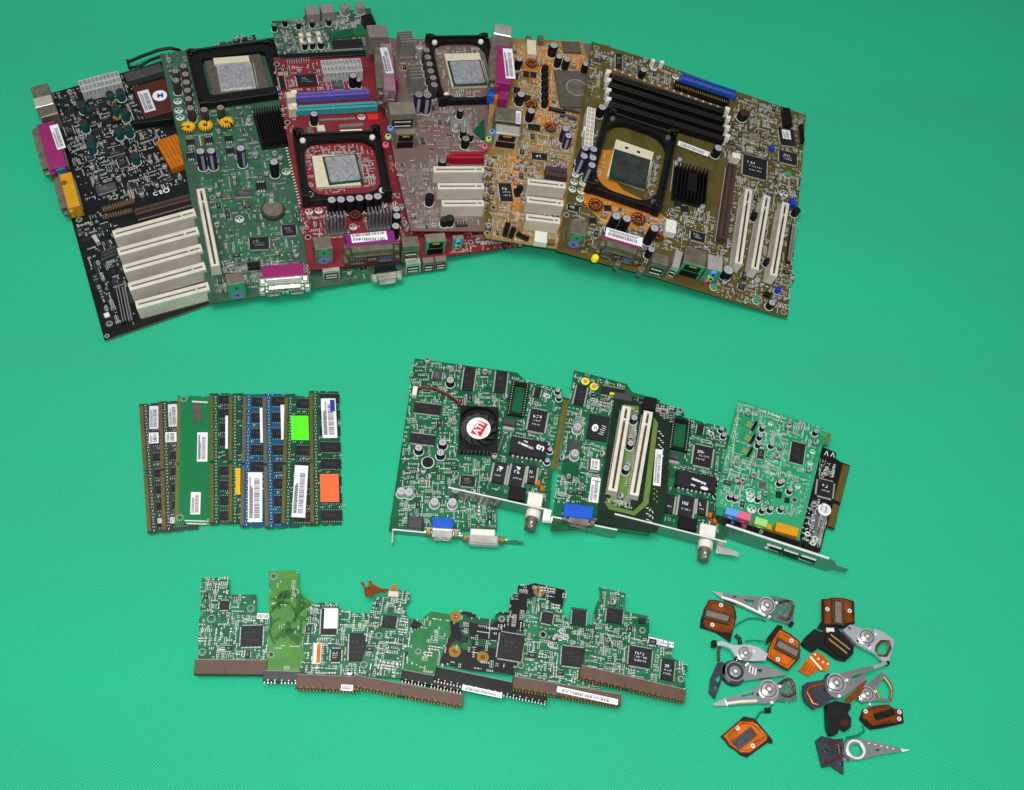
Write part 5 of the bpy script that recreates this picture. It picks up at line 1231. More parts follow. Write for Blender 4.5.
for k in range(9): x, y = K.at(m6(500 + (k % 3) * 12, 270 + 9 * k)); b.box(x, y, .02, .06, 2.6, .8, 'silk', k)
for k in range(14): x, y = K.at(m5(588 + (k % 3) * 10, 385 + 12 * k)); b.box(x, y, .02, .06, .9, 1.8, 'silk', 1.4)
K.put('silkscreen', b)
smd(K, [m5(440, 200), m5(720, 270), m5(650, 330), m5(570, 300)], 4, 94, .9); smd(K, [m5(440, 260), m5(480, 270), m6(420, 180), m6(385, 160)], 4.6, 95, .9, tcap=.2); smd(K, [m6(300, 195), m6(440, 225), m6(430, 275), m6(320, 262)], 4.2, 96, .9, pale=1.5)

# ---- usb card (under the sound card)
K = frame('usb_card', 'narrow black card with a long metal bracket, right of the pale green sound card', 'USB card', (760, 530), (825, 552), (800, 420), 5, CG)
board(K, [(765, 525), (800, 440), m7(778, 362), m7(872, 400), m7(868, 440), m7(905, 462), m7(960, 482), m8(880, 225), m8(860, 318), m8(808, 300), m8(770, 460), (762, 540)], 'pcb_black')
contacts(K, m8(838, 300), m7(935, 480), 6, pitch=1.3, notch=((.36, .42),))
chip(K, (m7(760, 565), m7(858, 590), m8(740, 90)), 2, 'chip', '4', 1.6, 'mark_bright', 2)
b = MB(); x, y = K.at(m8(797, 190)); b.cyl(0, 0, .02, .15, 6, 'paper', 28); b.cyl(0, 0, .15, .18, 4.4, 'paper_grey', 20); K.put('round_sticker', b, x, y)
b = MB()
for p in [(722, 405), (735, 375), (688, 345)]: x, y = K.at(m8(*p)); b.ring(x, y, .02, .06, 2.6, 1.2, 'silk')
for p in [(810, 405), (850, 415)]:
    x, y = K.at(m7(*p)); b.box(x - .9, y, .02, .06, .8, 5, 'silk', -.3); b.box(x + .9, y, .025, .065, .8, 5, 'silk', .3)
for k in range(26): x, y = K.at(m8(650 + k * .6 + (k % 4) * 22, 160 + 9 * k)); b.box(x, y, .02, .06, 1.2 + (k % 3), .8, 'silk', -.3 + (k % 2))
K.put('silkscreen', b)
smd(K, [m7(770, 450), m7(880, 490), m7(860, 560), m7(750, 560)], 3.8, 97, .95, pale=1.6, ic=.03); smd(K, [m8(720, 120), m8(840, 150), m8(770, 440), m8(650, 380)], 4.6, 98, .55, pale=1.0, ic=.03)
for k, p in enumerate([(505, 395), (600, 428), (705, 460)]): cube(K, (m8(*p), 13.5, 14, 0), 9, 'plastic_black', 'usb_port', .4)
o, (x, y, L, a) = upright_bracket(K, m8(165, 290), m8(826, 506), -4.5, 19, .9, 'bracket_steel', holes=[(.50, 13, 3, 10), (.665, 13, 3, 10), (.835, 13, 3, 10)], tab=(1, 20))
for k in (.50, .665, .835):
    c = MB()
    for zz in (2.8, 10.2): c.box(-L / 2 + k * L, -.7, zz - .3, zz + .3, 13, 1.4, 'metal_bright')
    c.box(-L / 2 + k * L, -.2, 5.6, 7.4, 11, 1, 'plastic_white'); K.put('usb_port_opening', c, x, y, 0, a)
c = MB(); c.box(0, .3, 19.4, 20.2, L - .5, 2.2, 'metal_bright', ch=.3); K.put('bracket_edge_glint', c, x, y, 0, a)  # second pale strip: the highlight on the upper edge, put in as colour
# ---- sound card
K = frame('sound_card', 'pale green sound card with blue, pink and lime jacks in front', 'sound card', (717, 519), (800, 545), (739, 399.7), 15, CG)
board(K, [(716, 517), (716.4, 490), (739, 399.7), (823.4, 428), m7(792, 262), m7(833, 272), m7(822, 350), m7(785, 350), m7(715, 640), (799, 541)], 'pcb_bright', side='pcb_dimm', holes=[(m8(605, 127), 1.8)])
contacts(K, m7(806, 350), m7(826, 275), 5)
chip(K, (m7(592, 325), m7(678, 348), m7(560, 450)), 1.8, 'chip', '4', 1.2, 'chip_grey'); chip(K, (m7(375, 372), m7(415, 382), m7(365, 430)), 2, 'chip')
for p in [(310, 215), (298, 300), (280, 382)]:
    x, y = K.at(m7(*p), 1); b = MB(); b.box(0, 0, 0, .4, 10, 9.5, 'pcb_bright'); b.box(5.8, 0, 0, 5, 2.6, 9.5, 'slot_black', ch=.3)
    for q in range(4): b.box(-1 + q * 1.6, 0, .4, .46, .7, 6, 'gold')
    K.put('header_socket', b, x, y, 0, -.28); K.block(x, y, 14, 10)
chip(K, (m8(378, 5), m8(425, 12), m8(370, 48)), 2, 'socket_grey', '4', .8, None); chip(K, (m8(490, 68), m8(525, 76), m8(484, 105)), 2, 'chip', None, .8, None); chip(K, (m8(545, 108), m8(575, 114), m8(540, 138)), 2, 'chip', None, .8, None)
for p in [(405, 185), (455, 180), (525, 178), (580, 60), (515, 10), (232, 108), (198, 98), (378, 112)]: cap(K, m8(*p), 2.6, 6, 'sleeve_black', 'cap_top')
for p in [(405, 235), (388, 290), (378, 340), (462, 345), (745, 262), (530, 580)]: cap(K, m7(*p), 2.6, 6, 'sleeve_black', 'cap_top')
moons(K, [m8(325, 115), m8(330, 185), m8(320, 80)], 4.2); moons(K, [m7(452, 215), m7(720, 395), m7(705, 468), m8(625, 40)], 2.6)
for p, pj, mm in [((168, 168, 250, 192), (190, 262), 'jack_blue'), ((250, 192, 332, 216), (268, 292), 'jack_pink'), ((358, 230, 438, 256), (376, 324), 'jack_green')]:
    cube(K, (m8(p[0], p[1]), m8(p[2], p[3]), m8(p[0] - 12, p[1] + 45)), 12, mm, 'audio_jack', .5)
    b = MB(); x, y = K.at(m8(*pj), 4); n = 18
    vs = [(4.2 * math.cos(t * 2 * math.pi / n), yy, 5 + 4.2 * math.sin(t * 2 * math.pi / n)) for yy in (1, -.8) for t in range(n)]
    b.add(vs, [(i, (i + 1) % n, (i + 1) % n + n, i + n) for i in range(n)], mm, True); b.add(vs[n:], [tuple(range(n))], mm); b.box(0, -1.6, 4, 6, 2, .3, 'slot_black'); K.put('jack_rim', b, x, y, 0, -.32)
upright_bracket(K, m8(110, 222), m8(640, 392), -5, 10, .9, 'bracket_dark', edge_glint=False)
cube(K, (m8(490, 265), m8(636, 305), m8(470, 320)), 12, 'mustard', 'game_port', .6); cube(K, (m8(430, 275), m8(462, 282), m8(425, 310)), 9, 'mustard', 'game_port_end', .5)
cube(K, (m8(70, 185), m8(650, 375), m8(60, 225)), -2, 'plastic_dusty', 'card_edge_plate', .3, z0=-5, block=False)
b = MB()
for k in range(16): x, y = K.at(m7(405 + 7 * k, 135 + 2.6 * k)); b.box(x, y, .02, .06, .8, 1.6 if k % 3 else 1.1, 'silk', -.3)
for q in [(250, 130, 340, 400), (205, 480, 255, 640)]:
    x, y, w, l, a = K.rect((m7(q[0], q[1]), m7(q[0] + 90 if q[0] == 250 else q[0] + 60, q[1] + 22), m7(q[0] - 40, q[3])), 0)
    for sg in (-1, 1): b.box(x + sg * w / 2 * math.cos(a), y + sg * w / 2 * math.sin(a), .03, .07, .4, l, 'silk', a); b.box(x - sg * l / 2 * math.sin(a), y + sg * l / 2 * math.cos(a), .035, .075, w, .4, 'silk', a)
K.put('silkscreen', b)
smd(K, [m7(245, 75), m7(775, 240), m7(740, 380), m7(700, 600), m8(640, 240), m8(120, 160), m7(130, 600)], 4.4, 99, .93, 'trace_green', limit=100, pale=2.2, ic=.03, traces=46)

# ================================================================ HARD DISK BOARDS
HG = 'hard disk circuit boards in the bottom row'
def hdd(label, outline, view, zl, zr, m, conns=(), chips=(), holes=(), seed=1, stickers=(), dens=.97, cell=4.0, traces=30, tr='trace_green', pale=1.2, scatter=None):
    P = [(v if isinstance(v[0], tuple) else None) for v in []]
    o = [view(*p) for p in outline]; xs = [p[0] for p in o]; l_ = min(o, key=lambda p: p[0] - p[1] * .6); r_ = max(o, key=lambda p: p[0] + p[1] * .3); t_ = min(o, key=lambda p: p[1])
    p0 = (min(xs), max(p[1] for p in o)); sl = 14 / 100 if view is not h1 else .02
    T = Thing('hard_disk_board', label, 'circuit board', p0, zl, (p0[0] + 100, p0[1] + 100 * sl), zr, (p0[0] + 6, p0[1] - 90), zl, HG)
    board(T, o, m, 1.2, holes=[(view(*p), r) for p, r in holes])
    for (vw, a, b_, c, mm, hh, pins) in conns:
        x, y, w, l, an = T.rect((vw(*a), vw(*b_), vw(*c)), hh); T.block(x, y, w, l, an); q = MB(); q.box(0, 0, 0, hh, w, l, mm, ch=.4)
        n = int(w / 2.54)
        for i in range(n):
            u = -w / 2 + (i + .5) * w / n
            if not (.40 < (i + .5) / n < .46):
                q.box(u, l / 2 + .5, .02, .6, .9, 1.8, 'solder')
                if pins: q.box(u, -l / 2 - .8, hh - 2.2, hh - 1.4, .8, 2.0, pins); q.box(u, -l / 2 - .05, hh - 2.6, hh - 1.0, 1.5, .3, 'slot_black')
                if pins: q.box(u, -l / 2 + .7, hh, hh + .04, .8, 1.0, pins if i % 2 else 'slot_black')
        q.box(0, l / 2 - .5, hh, hh + .25, w - 1, .5, 'silk_dim'); q.box(-w * .07, -l / 2 + l * .25, hh, hh + .05, .5, l * .5, 'slot_black')
        T.put('dark_strip', q, x, y, 0, an)
    for cc in chips: chip(T, tuple(cc[0](*p) for p in cc[1:4]), 1.6, 'chip', cc[4] if len(cc) > 4 else '4', 1.0, cc[5] if len(cc) > 5 else 'chip_grey')
    for s_ in stickers: sticker(T, tuple(s_[0](*p) for p in s_[1:4]), s_[4], s_[5], 'hdd_label', rows=1, ink='ink')
    smd(T, scatter or o, cell, seed, dens, tr, limit=100, traces=traces, pale=pale, ic=.05, tcap=.0)
    return T
hdd('leftmost hard disk board, dark green, with a brown connector along its lower edge', [(105, 90), (240, 88), (243, 172), (375, 170), (378, 262), (450, 262), (450, 505), (90, 497), (95, 290), (130, 255), (100, 245), (108, 190), (100, 150), (112, 120)], h1, 6, 3.5, 'pcb_hdd',
    [(h1, (76, 488), (432, 492), (78, 562), 'brown_connector', 6, None)], [(h1, (303, 325), (410, 322), (305, 428)), (h1, (197, 200), (245, 200), (197, 245))],
    [((350, 240), 2), ((155, 290), 2.4), ((110, 455), 2)], 101, [(h1, (382, 262), (440, 264), (382, 290), .1, True)])
T = hdd('lime green hard disk board showing its track side, second from the left', [(440, 52), (583, 52), (585, 140), (610, 180), (650, 205), (690, 215), (650, 560), (425, 545), (440, 330), (462, 300), (440, 260), (440, 180), (462, 155), (440, 125)], h1, 8, 5, 'pcb_lime',
    [(h1, (414, 543), (600, 548), (414, 596), 'chip_grey', 6, 'solder')], (), [((462, 82), 2), ((450, 468), 1.6)], 102, (), .25, 6, 0)
b = MB(); rng = random.Random(4)
for k in range(30):
    cx_, cy_ = T.at(h1(rng.uniform(445, 660), rng.uniform(185, 530))); r = rng.uniform(3, 11); t0 = rng.uniform(0, 6); nn = rng.randint(3, 8); mm = rng.randint(2, 5)
    for j in range(mm):
        pts = [(cx_ + (r + j * .95) * math.cos(t0 + .3 * i), cy_ + (r + j * .95) * math.sin(t0 + .3 * i), .03 + k * .004) for i in range(nn + 1)]
        e = pts[-1]; tx, ty = -math.sin(t0 + .3 * nn), math.cos(t0 + .3 * nn); pts.append((e[0] + 7 * tx, e[1] + 7 * ty, e[2]))
        if all(inside(q[:2], T.outline) for q in pts): b.tube(pts, .24, 'trace_lime', 4)
for k in range(14): x, y = T.at(h1(490 + k * 4, 170 + (k % 3) * 8)); b.box(x, y, .03, .09, 1.4 if k % 2 else .5, 3, 'trace_lime')
T.put('board_traces', b, stuff=True)
T = hdd('hard disk board with a white sticker on its upper chip, third from the left', [(625, 235), (690, 210), (770, 212), (785, 240), (870, 262), (960, 262), (960, 575), (585, 557), (618, 470), (612, 400), (630, 330)], h1, 8.5, 5.5, 'pcb_hdd',
    [(h1, (578, 560), (885, 574), (573, 632), 'brown_connector', 7, 'gold_dull')], [(h1, (700, 240), (778, 240), (698, 368), '4', None), (h1, (746, 437), (797, 437), (746, 502), '4', 'mark_bright'), (h2, (208, 332), (300, 332), (206, 478), 'x')],
    (), 103, [(h1, (714, 240), (780, 240), (712, 338), 1.7, False), (h2, (165, 602), (228, 606), (165, 634), 7.1, True)])
b = MB(); x, y, w, l, a = T.rect((h1(662, 408), h1(700, 408), h1(658, 512)), 3); b.box(0, 0, 0, 2.4, w, l, 'plastic_white', ch=.2); b.box(1, 0, 2.4, 3, w * .45, l * .9, 'flex_orange')
for k in range(10): b.box(-w / 2 - .4, -l / 2 + (k + .5) * l / 10, .02, .6, 1.2, .8, 'lead')
T.put('flex_socket', b, x, y, 0, a)
T = hdd('hard disk board with an orange flex tail standing up from its top', [(320, 215), (345, 150), (410, 130), (470, 108), (522, 108), (528, 160), (500, 190), (512, 250), (590, 268), (620, 300), (610, 580), (250, 555), (268, 510), (280, 450), (302, 400), (285, 340), (310, 290)], h2, 9.5, 6, 'pcb_hdd',
    [(h2, (242, 550), (812, 655), (234, 615), 'brown_connector', 7, 'gold_dull')], [(h2, (385, 235), (460, 245), (378, 298), 'x'), (h2, (500, 430), (524, 432), (488, 525), 'x')],
    [((362, 346), 1.8), ((283, 500), 1.8)], 104)
b = MB(); b.prism(T.pts([h2(*p) for p in [(265, 65), (285, 90), (290, 138), (330, 142), (350, 118), (412, 118), (415, 98), (375, 98), (335, 75), (320, 50), (305, 60), (315, 85), (295, 90), (280, 60)]], 5), 4.6, 5, 'flex_brown'); T.put('flex_tail', b)
cube(T, (h2(412, 108), h2(468, 112), h2(410, 138)), 4, 'plastic_ivory', 'flex_socket'); cube(T, (h2(432, 76), h2(460, 80), h2(428, 106)), 4.4, 'flex_orange', 'flex_tail', .1, z0=4); cube(T, (h2(560, 288), 8, 6, -10), 3, 'slot_black', 'small_connector')
T = hdd('plain mid-green hard disk board with few components and a black connector', [(600, 245), (640, 218), (752, 236), (760, 330), (720, 450), (690, 560), (486, 524), (520, 430), (540, 330), (592, 292)], h2, 11, 8, 'pcb_plain',
    [(h2, (490, 522), (812, 584), (484, 578), 'slot_black', 6, 'plastic_white')], (), [((570, 430), 1.4)], 105, (), .45, 5, 10)
T = hdd('black hard disk board with gold rimmed holes and one large square chip', [(105, 262), (112, 245), (150, 232), (170, 215), (240, 228), (242, 250), (340, 262), (345, 235), (375, 218), (415, 225), (425, 140), (460, 135), (465, 80), (520, 78), (550, 68), (712, 105), (700, 190), (640, 300), (600, 570), (200, 525), (50, 485), (75, 420), (112, 330)], h3, 12.5, 8, 'pcb_black',
    [(h3, (35, 505), (625, 628), (28, 578), 'slot_black', 6, 'plastic_white')], [(h3, (372, 324), (500, 346), (348, 460), '4'), (h3, (165, 345), (200, 350), (160, 375), None, None)],
    [((378, 258), 1.6)], 106, [(h3, (172, 603), (382, 648), (168, 632), 6.1, True)], .5, 5, 10)
b = MB()
for p in [(135, 245), (130, 428), (278, 460), (575, 112)]: x, y = T.at(h3(*p)); b.ring(x, y, 0, .15, 5, 2, 'gold_dull', 22); b.cyl(x, y, 0, .1, 2, 'copper_dark', 14)
T.put('mounting_ring', b)
T = hdd('bright green hard disk board with a long barcode label on its brown connector', [(520, 150), (560, 135), (600, 148), (680, 190), (730, 270), (860, 290), (900, 400), (900, 640), (440, 560), (490, 500), (497, 380), (490, 260), (515, 200)], h3, 14, 9, 'pcb_hdd',
    [(V(430, 570, 5.269), (442, 556), (1010, 652), (436, 622), 'brown_connector', 7, 'gold_dull')], [(h4, (118, 397), (238, 412), (108, 500), '4'), (h3, (594, 215), (652, 228), (585, 275), '4'), (h4, (172, 206), (246, 216), (165, 285), 'x', None)],
    [((595, 340), 2), ((478, 502), 1.8)], 107, [(h4, (92, 612), (412, 682), (86, 642), 7.1, True)])
b = MB(); b.prism(T.pts([h4(*p) for p in [(165, 195), (250, 205), (245, 310), (150, 300)]]), -.9, -.05, 'pcb_hdd'); T.put('board_tongue', b)
for p in [(655, 358), (672, 345), (690, 350), (700, 315), (640, 385), (720, 345)]: cap(T, h3(*p), 1.7, 4, 'alu', 'cap_top', 'small_capacitor')
T = hdd('rightmost hard disk board, dark green, with a white strip label at its upper right', [(310, 90), (452, 122), (440, 215), (575, 245), (575, 345), (700, 385), (692, 460), (775, 500), (778, 530), (760, 560), (768, 640), (225, 520), (240, 400), (275, 370), (290, 330), (280, 240), (300, 180), (322, 130)], h4, 15, 9, 'pcb_hdd',
    [(h4, (218, 498), (772, 628), (208, 566), 'brown_connector', 7, 'gold_dull')], [(h4, (355, 196), (440, 212), (347, 270), 'x'), (h4, (474, 396), (592, 418), (464, 498), '4', 'mark_bright'), (h4, (645, 463), (712, 477), (628, 573), 'x', 'mark_bright'), (h4, (522, 250), (556, 256), (518, 278), None, None)],
    [((540, 318), 1.6), ((742, 575), 1.6)], 108, [(h4, (573, 350), (706, 383), (568, 378), .1, True)])

# ================================================================ DRIVE ARMS AND SMALL PIECES
def flat(name, label, cat, vw, z=.5, group=None):
    x0, y0 = vw(300, 400); return Thing(name, label, cat, (x0, y0), z, (x0 + 40, y0), z, (x0, y0 - 40), z, group)
def pl(T, vw, L, z0, z1, m, name, holes=(), parent=None, label=None):
    b = MB(); b.prism(T.pts([vw(*p) for p in L], z1), z0, z1, m, [T.pts([vw(*p) for p in h], z1) for h in holes]); o = T.put(name, b, parent=parent, label=label)
    if z1 - z0 > 1.5: q = o.modifiers.new('rounded_edges', 'BEVEL'); q.width = .55 * S; q.segments = 2; q.limit_method = 'ANGLE'; q.angle_limit = math.radians(40)
    return o
def pivot(T, vw, p, r, z, m='metal', hole=True):
    x, y = T.at(vw(*p), z); b = MB(); b.ring(0, 0, 0, z, r, r * .86, m, 28); b.cyl(0, 0, 0, z - .6, r * .85, 'arm_dark', 24, r1=r * .8); b.cyl(0, 0, z - .6, z + .4, r * .74, 'arm_alu', 28, r1=r * .42, top='metal_dull'); b.cyl(0, 0, z + .4, z + .9, r * .2, 'metal_bright', 14)
    for k, (u, v) in enumerate([(r * 1.25, r * .35), (-r * 1.2, -r * .5), (r * .2, -r * 1.3)]):
        q = MB(); q.cyl(0, 0, 0, z * .78, r * .17, 'arm_dark' if k % 2 else 'metal_bright', 12); T.put('boss', q, x + u, y + v)
    return T.put('pivot', b, x, y)
def wire(T, vw, L, z, r, m, name, closed=False):
    b = MB(); b.tube([(*T.at(vw(*p), z), z) for p in L], r, m, 8, closed); return T.put(name, b)
def screws(T, vw, L, z, r=1.8):
    for p in L: x, y = T.at(vw(*p), z); T.link('screw_hole', cached(('screw_hole', r), lambda b: (b.ring(0, 0, 0, .3, r, r * .5, 'solder', 14), b.cyl(0, 0, 0, .1, r * .5, 'ps2_green', 10))), x, y, z)
AG = 'drive head arms in the heap at the lower right'; PG = 'orange flex connector pieces in the heap at the lower right'
T = flat('drive_arm', 'topmost drive arm with a clear teal coil holder at its right end', 'drive arm', h5, .5, AG)
pl(T, h5, [(235, 95), (340, 108), (500, 118), (600, 140), (605, 220), (545, 265), (500, 240), (240, 135)], 1, 5, 'arm_grey', 'arm', [[(385, 138), (462, 145), (450, 180), (405, 160)], [(300, 112), (335, 118), (320, 130)]])
pl(T, h5, [(155, 80), (235, 92), (250, 120), (225, 128)], 2.5, 3.2, 'metal', 'head_tip'); wire(T, h5, [(225, 122), (330, 155), (480, 225), (540, 255)], 5.4, 1.4, 'metal_bright', 'arm_edge'); wire(T, h5, [(330, 165), (470, 215)], 5.6, .9, 'gold', 'flex_strip')
pl(T, h5, [(585, 108), (740, 150), (748, 200), (735, 322), (590, 285), (560, 240)], 2, 3.5, 'arm_teal', 'coil_holder'); wire(T, h5, [(640, 165), (680, 150), (725, 155), (742, 185), (730, 240), (710, 280), (680, 285), (635, 260)], 4, 1.2, 'copper_dark', 'coil'); pivot(T, h5, (552, 180), 7.4, 7); cube(T, (h5(732, 312), 4, 3, 45), 5, 'slot_black', 'stop')
T = flat('drive_arm', 'pale silver drive arm under the upper right end of the wire, above the dark arm', 'drive arm', h5, 5, AG)
pl(T, h5, [(170, 450), (230, 438), (310, 468), (420, 463), (500, 488), (560, 530), (540, 578), (440, 582), (340, 570), (318, 530), (290, 490), (240, 470), (180, 472)], 1, 5, 'arm_alu', 'arm'); pivot(T, h5, (398, 525), 6.4, 6.5); wire(T, h5, [(215, 478), (203, 520), (208, 585)], 3, 1.1, 'copper_dark', 'coil'); cube(T, (h5(178, 452), 4, 5), 6, 'slot_black', 'stop')
T = flat('drive_arm', 'dark drive arm with a large bearing and a black framed coil at its left', 'drive arm', h5, .5, AG)
pl(T, h5, [(395, 600), (450, 600), (560, 622), (640, 650), (695, 680), (560, 700), (380, 720)], 2, 7, 'arm_grey', 'arm', [[(430, 640), (445, 630), (440, 660)], [(480, 640), (520, 640), (510, 665), (485, 665)]]); x, y = T.at(h5(325, 655), 9)
b = MB(); b.cyl(0, 0, 0, 5, 10.6, 'arm_dark', 32, ch=.6); b.ring(0, 0, 5, 9, 8.4, 7.2, 'arm_grey', 28); b.cyl(0, 0, 5, 8.6, 7.1, 'arm_dark', 28, r1=6.6); b.cyl(0, 0, 8, 9.4, 5.6, 'arm_alu', 28, r1=3.2, top='metal_dull'); b.cyl(0, 0, 9.4, 10, 1.5, 'metal_bright', 14); T.put('pivot', b, x, y)
pl(T, h7, [(180, 20), (215, 10), (240, 40), (225, 90), (165, 255), (128, 210), (135, 125)], 2, 5, 'arm_dark', 'coil_holder', [[(165, 120), (205, 90), (200, 130), (178, 150)], [(160, 170), (185, 160), (170, 210)]])
for q in [(430, 640), (450, 650), (470, 660)]: x, y = T.at(h5(*q), 7); b = MB(); b.box(0, 0, 7, 7.4, 1.2, 6, 'metal_bright'); T.put('rib', b, x, y, 0, -.3)
T = flat('drive_arm', 'silver drive arm just above the square orange piece, teal coil holder at its right', 'drive arm', h7, .5, AG)
pl(T, h7, [(235, 255), (430, 192), (470, 140), (530, 128), (578, 150), (582, 250), (545, 285), (430, 282), (250, 298)], 1, 5, 'arm_grey', 'arm', [[(335, 235), (425, 210), (410, 236), (345, 247)]])
pl(T, h7, [(148, 292), (240, 245), (255, 298), (170, 302)], 2.5, 3.2, 'metal', 'head_tip'); wire(T, h7, [(250, 285), (340, 272), (440, 268)], 5.4, 1.3, 'metal_bright', 'arm_edge'); wire(T, h7, [(300, 285), (430, 280)], 5.2, .8, 'gold', 'flex_strip')
pl(T, h7, [(572, 148), (650, 108), (690, 150), (708, 265), (640, 278), (575, 270)], 2, 3.5, 'arm_teal', 'coil_holder'); wire(T, h7, [(588, 160), (625, 130), (665, 128), (682, 170), (690, 220), (650, 240), (605, 228)], 4, 1.2, 'copper_dark', 'coil'); pivot(T, h7, (520, 192), 8, 7)
wire(T, h7, [(545, 290), (515, 330), (460, 345), (430, 395)], 2, .8, 'wire_teal', 'wire'); cube(T, (h7(515, 328), 5, 4), 4, 'slot_black', 'stop')
def piece(label, vw, outline, m, conn, cm, scr, z=.5, extra=(), th=3, hc=5):
    T = flat('flex_connector', label, 'connector', vw, z, PG); gx = sum(p[0] for p in outline) / len(outline); gy = sum(p[1] for p in outline) / len(outline)
    pl(T, vw, outline, 1, th - .35, 'flex_dark', 'border_and_shade'); pl(T, vw, [(gx + (p[0] - gx) * .91, gy + (p[1] - gy) * .91) for p in outline], th - .34, th, m, 'flex_circuit')  # dark border layer; its tone also stands in for the contact shadow
    wire(T, vw, [(gx + (p[0] - gx) * .78, gy + (p[1] - gy) * .78) for p in outline], th + .05, .25, 'flex_dark', 'printed_track', True)
    x, y, w, l, a = T.rect(tuple(vw(*p) for p in conn), hc); w *= 1.15; l *= 1.25; b = MB(); b.box(0, 0, th, hc, w, l, cm, ch=.5); b.box(0, 0, hc, hc + .8, w * .86, l * .5, 'plug_top' if cm == 'plug_brown' else cm, ch=.3); n = int(w / 1.4)
    for i in range(n):
        for sg in (-1, 1): b.box(-w / 2 + (i + .5) * w / n, sg * l * .36, hc, hc + .12, .4, .6, 'metal_dull' if cm != 'slot_black' else 'chip_grey')
    T.put('plug', b, x, y, 0, a); screws(T, vw, scr, th)
    for e in extra: pl(T, vw, e, .2, 1, 'plastic_black', 'backing')
    return T
T = piece('dark orange connector piece at the upper left of the heap', h5, [(140, 140), (200, 145), (312, 182), (330, 245), (325, 310), (300, 388), (200, 375), (100, 340), (90, 260), (100, 205)], 'flex_brown', ((120, 205), (282, 248), (108, 268)), 'plug_brown', [(222, 180), (160, 322)], extra=([(80, 270), (130, 150), (320, 190), (335, 260), (300, 400), (290, 450), (250, 420), (190, 380), (70, 340)],))
wire(T, h5, [(300, 350), (350, 310), (420, 275), (490, 275), (545, 295)], 2, .7, 'wire_teal', 'wire'); wire(T, h5, [(325, 395), (355, 420), (362, 470)], 3, 1.8, 'wire_black', 'cable')
T = piece('bright orange connector piece in the middle of the heap, tilted to the right', h5, [(645, 345), (720, 385), (788, 440), (790, 560), (705, 652), (630, 610), (550, 560), (560, 490), (600, 410)], 'flex_orange', ((640, 425), (785, 500), (605, 480)), 'plug_brown', [(728, 435), (630, 570)], 5, extra=([(630, 320), (665, 330), (660, 370), (590, 430), (545, 470), (550, 420), (590, 370)],))
wire(T, h5, [(400, 440), (450, 432), (540, 442)], 1, .6, 'wire_teal', 'wire')
T = piece('reddish orange connector piece with a grey centre strip at the upper right of the heap', h6, [(240, 145), (300, 126), (380, 128), (447, 148), (460, 305), (380, 320), (240, 322)], 'flex_brown', ((312, 305), (308, 150), (385, 300)), 'plug_brown', [(268, 210), (428, 222)], 6, extra=([(228, 135), (460, 150), (465, 310), (400, 345), (240, 360), (195, 345), (230, 290)],))
T = flat('flex_connector', 'black oblong connector with two rows of gold pins', 'connector', h6, 1.5)
pl(T, h6, [(85, 450), (110, 410), (175, 350), (230, 375), (270, 350), (340, 350), (400, 400), (460, 475), (455, 530), (405, 578), (340, 562), (260, 505), (215, 480), (170, 512), (115, 480)], 0, 5, 'plastic_black', 'housing')
pl(T, h6, [(255, 400), (285, 370), (330, 375), (445, 490), (440, 530), (400, 560), (340, 540), (250, 450)], 5, 7.5, 'slot_black', 'plug')
b = MB()
for r, (q1, q2) in enumerate([((302, 398), (422, 492)), ((285, 428), (402, 520))]):
    for k in range(10): x, y = T.at(h6(q1[0] + (q2[0] - q1[0]) * k / 9, q1[1] + (q2[1] - q1[1]) * k / 9), 8); b.box(x, y, 7.5, 8.2, .9, 2.4, 'gold', .6)
T.put('pins', b); cube(T, (h6(292, 357), 7, 4), 7, 'plastic_white', 'seal', .8)
T = flat('flex_connector', 'short amber flex strip with a white solder bar, below the black pin connector', 'flex strip', h6, .5)
pl(T, h6, [(60, 650), (145, 540), (185, 512), (240, 540), (290, 600), (262, 655), (205, 650), (130, 690)], 0, 1.2, 'flex_orange', 'flex_circuit'); wire(T, h6, [(145, 550), (185, 595), (228, 645)], 1.8, 1.0, 'plastic_white', 'solder_bar')
b = MB()
for p in [(205, 565), (238, 590), (272, 602), (180, 535)]: x, y = T.at(h6(*p), 2); b.cyl(x, y, 1.2, 2, 1, 'solder', 10)
for k in range(4): x, y = T.at(h6(105 + 22 * k, 620 + 8 * k), 1.3); b.box(x, y, 1.2, 1.4, .8, 8, 'copper', -.6)
T.put('solder_pads', b)
T = flat('drive_arm', 'bright silver drive arm with an open ring end, right of the black pin connector', 'drive arm', h6, 4, AG)
pl(T, h6, [(378, 360), (432, 320), (520, 350), (590, 362), (612, 352), (660, 368), (750, 432), (742, 480), (708, 592), (670, 585), (620, 530), (545, 492), (470, 450), (420, 400)], 1, 5, 'arm_alu', 'arm', [[(622, 475), (655, 438), (712, 440), (722, 490), (692, 545), (640, 542), (618, 510)], [(410, 340), (440, 335), (435, 360)]])
wire(T, h6, [(622, 475), (655, 438), (712, 440), (722, 490), (692, 545), (640, 542), (618, 510)], 5.2, 1.1, 'copper_dark', 'coil', True); pivot(T, h6, (555, 405), 7, 6.8, 'metal'); wire(T, h6, [(560, 480), (610, 420), (590, 362)], 5.3, .6, 'arm_dark', 'groove'); cube(T, (h6(705, 592), 3, 3), 6, 'slot_black', 'stop'); pl(T, h6, [(400, 400), (440, 410), (480, 460), (450, 480), (400, 440)], 0, 1, 'plastic_black', 'backing')
T = flat('drive_arm', 'grey drive arm with a dark blue plate holding a copper coil at its left', 'drive arm', h8, 6, AG)
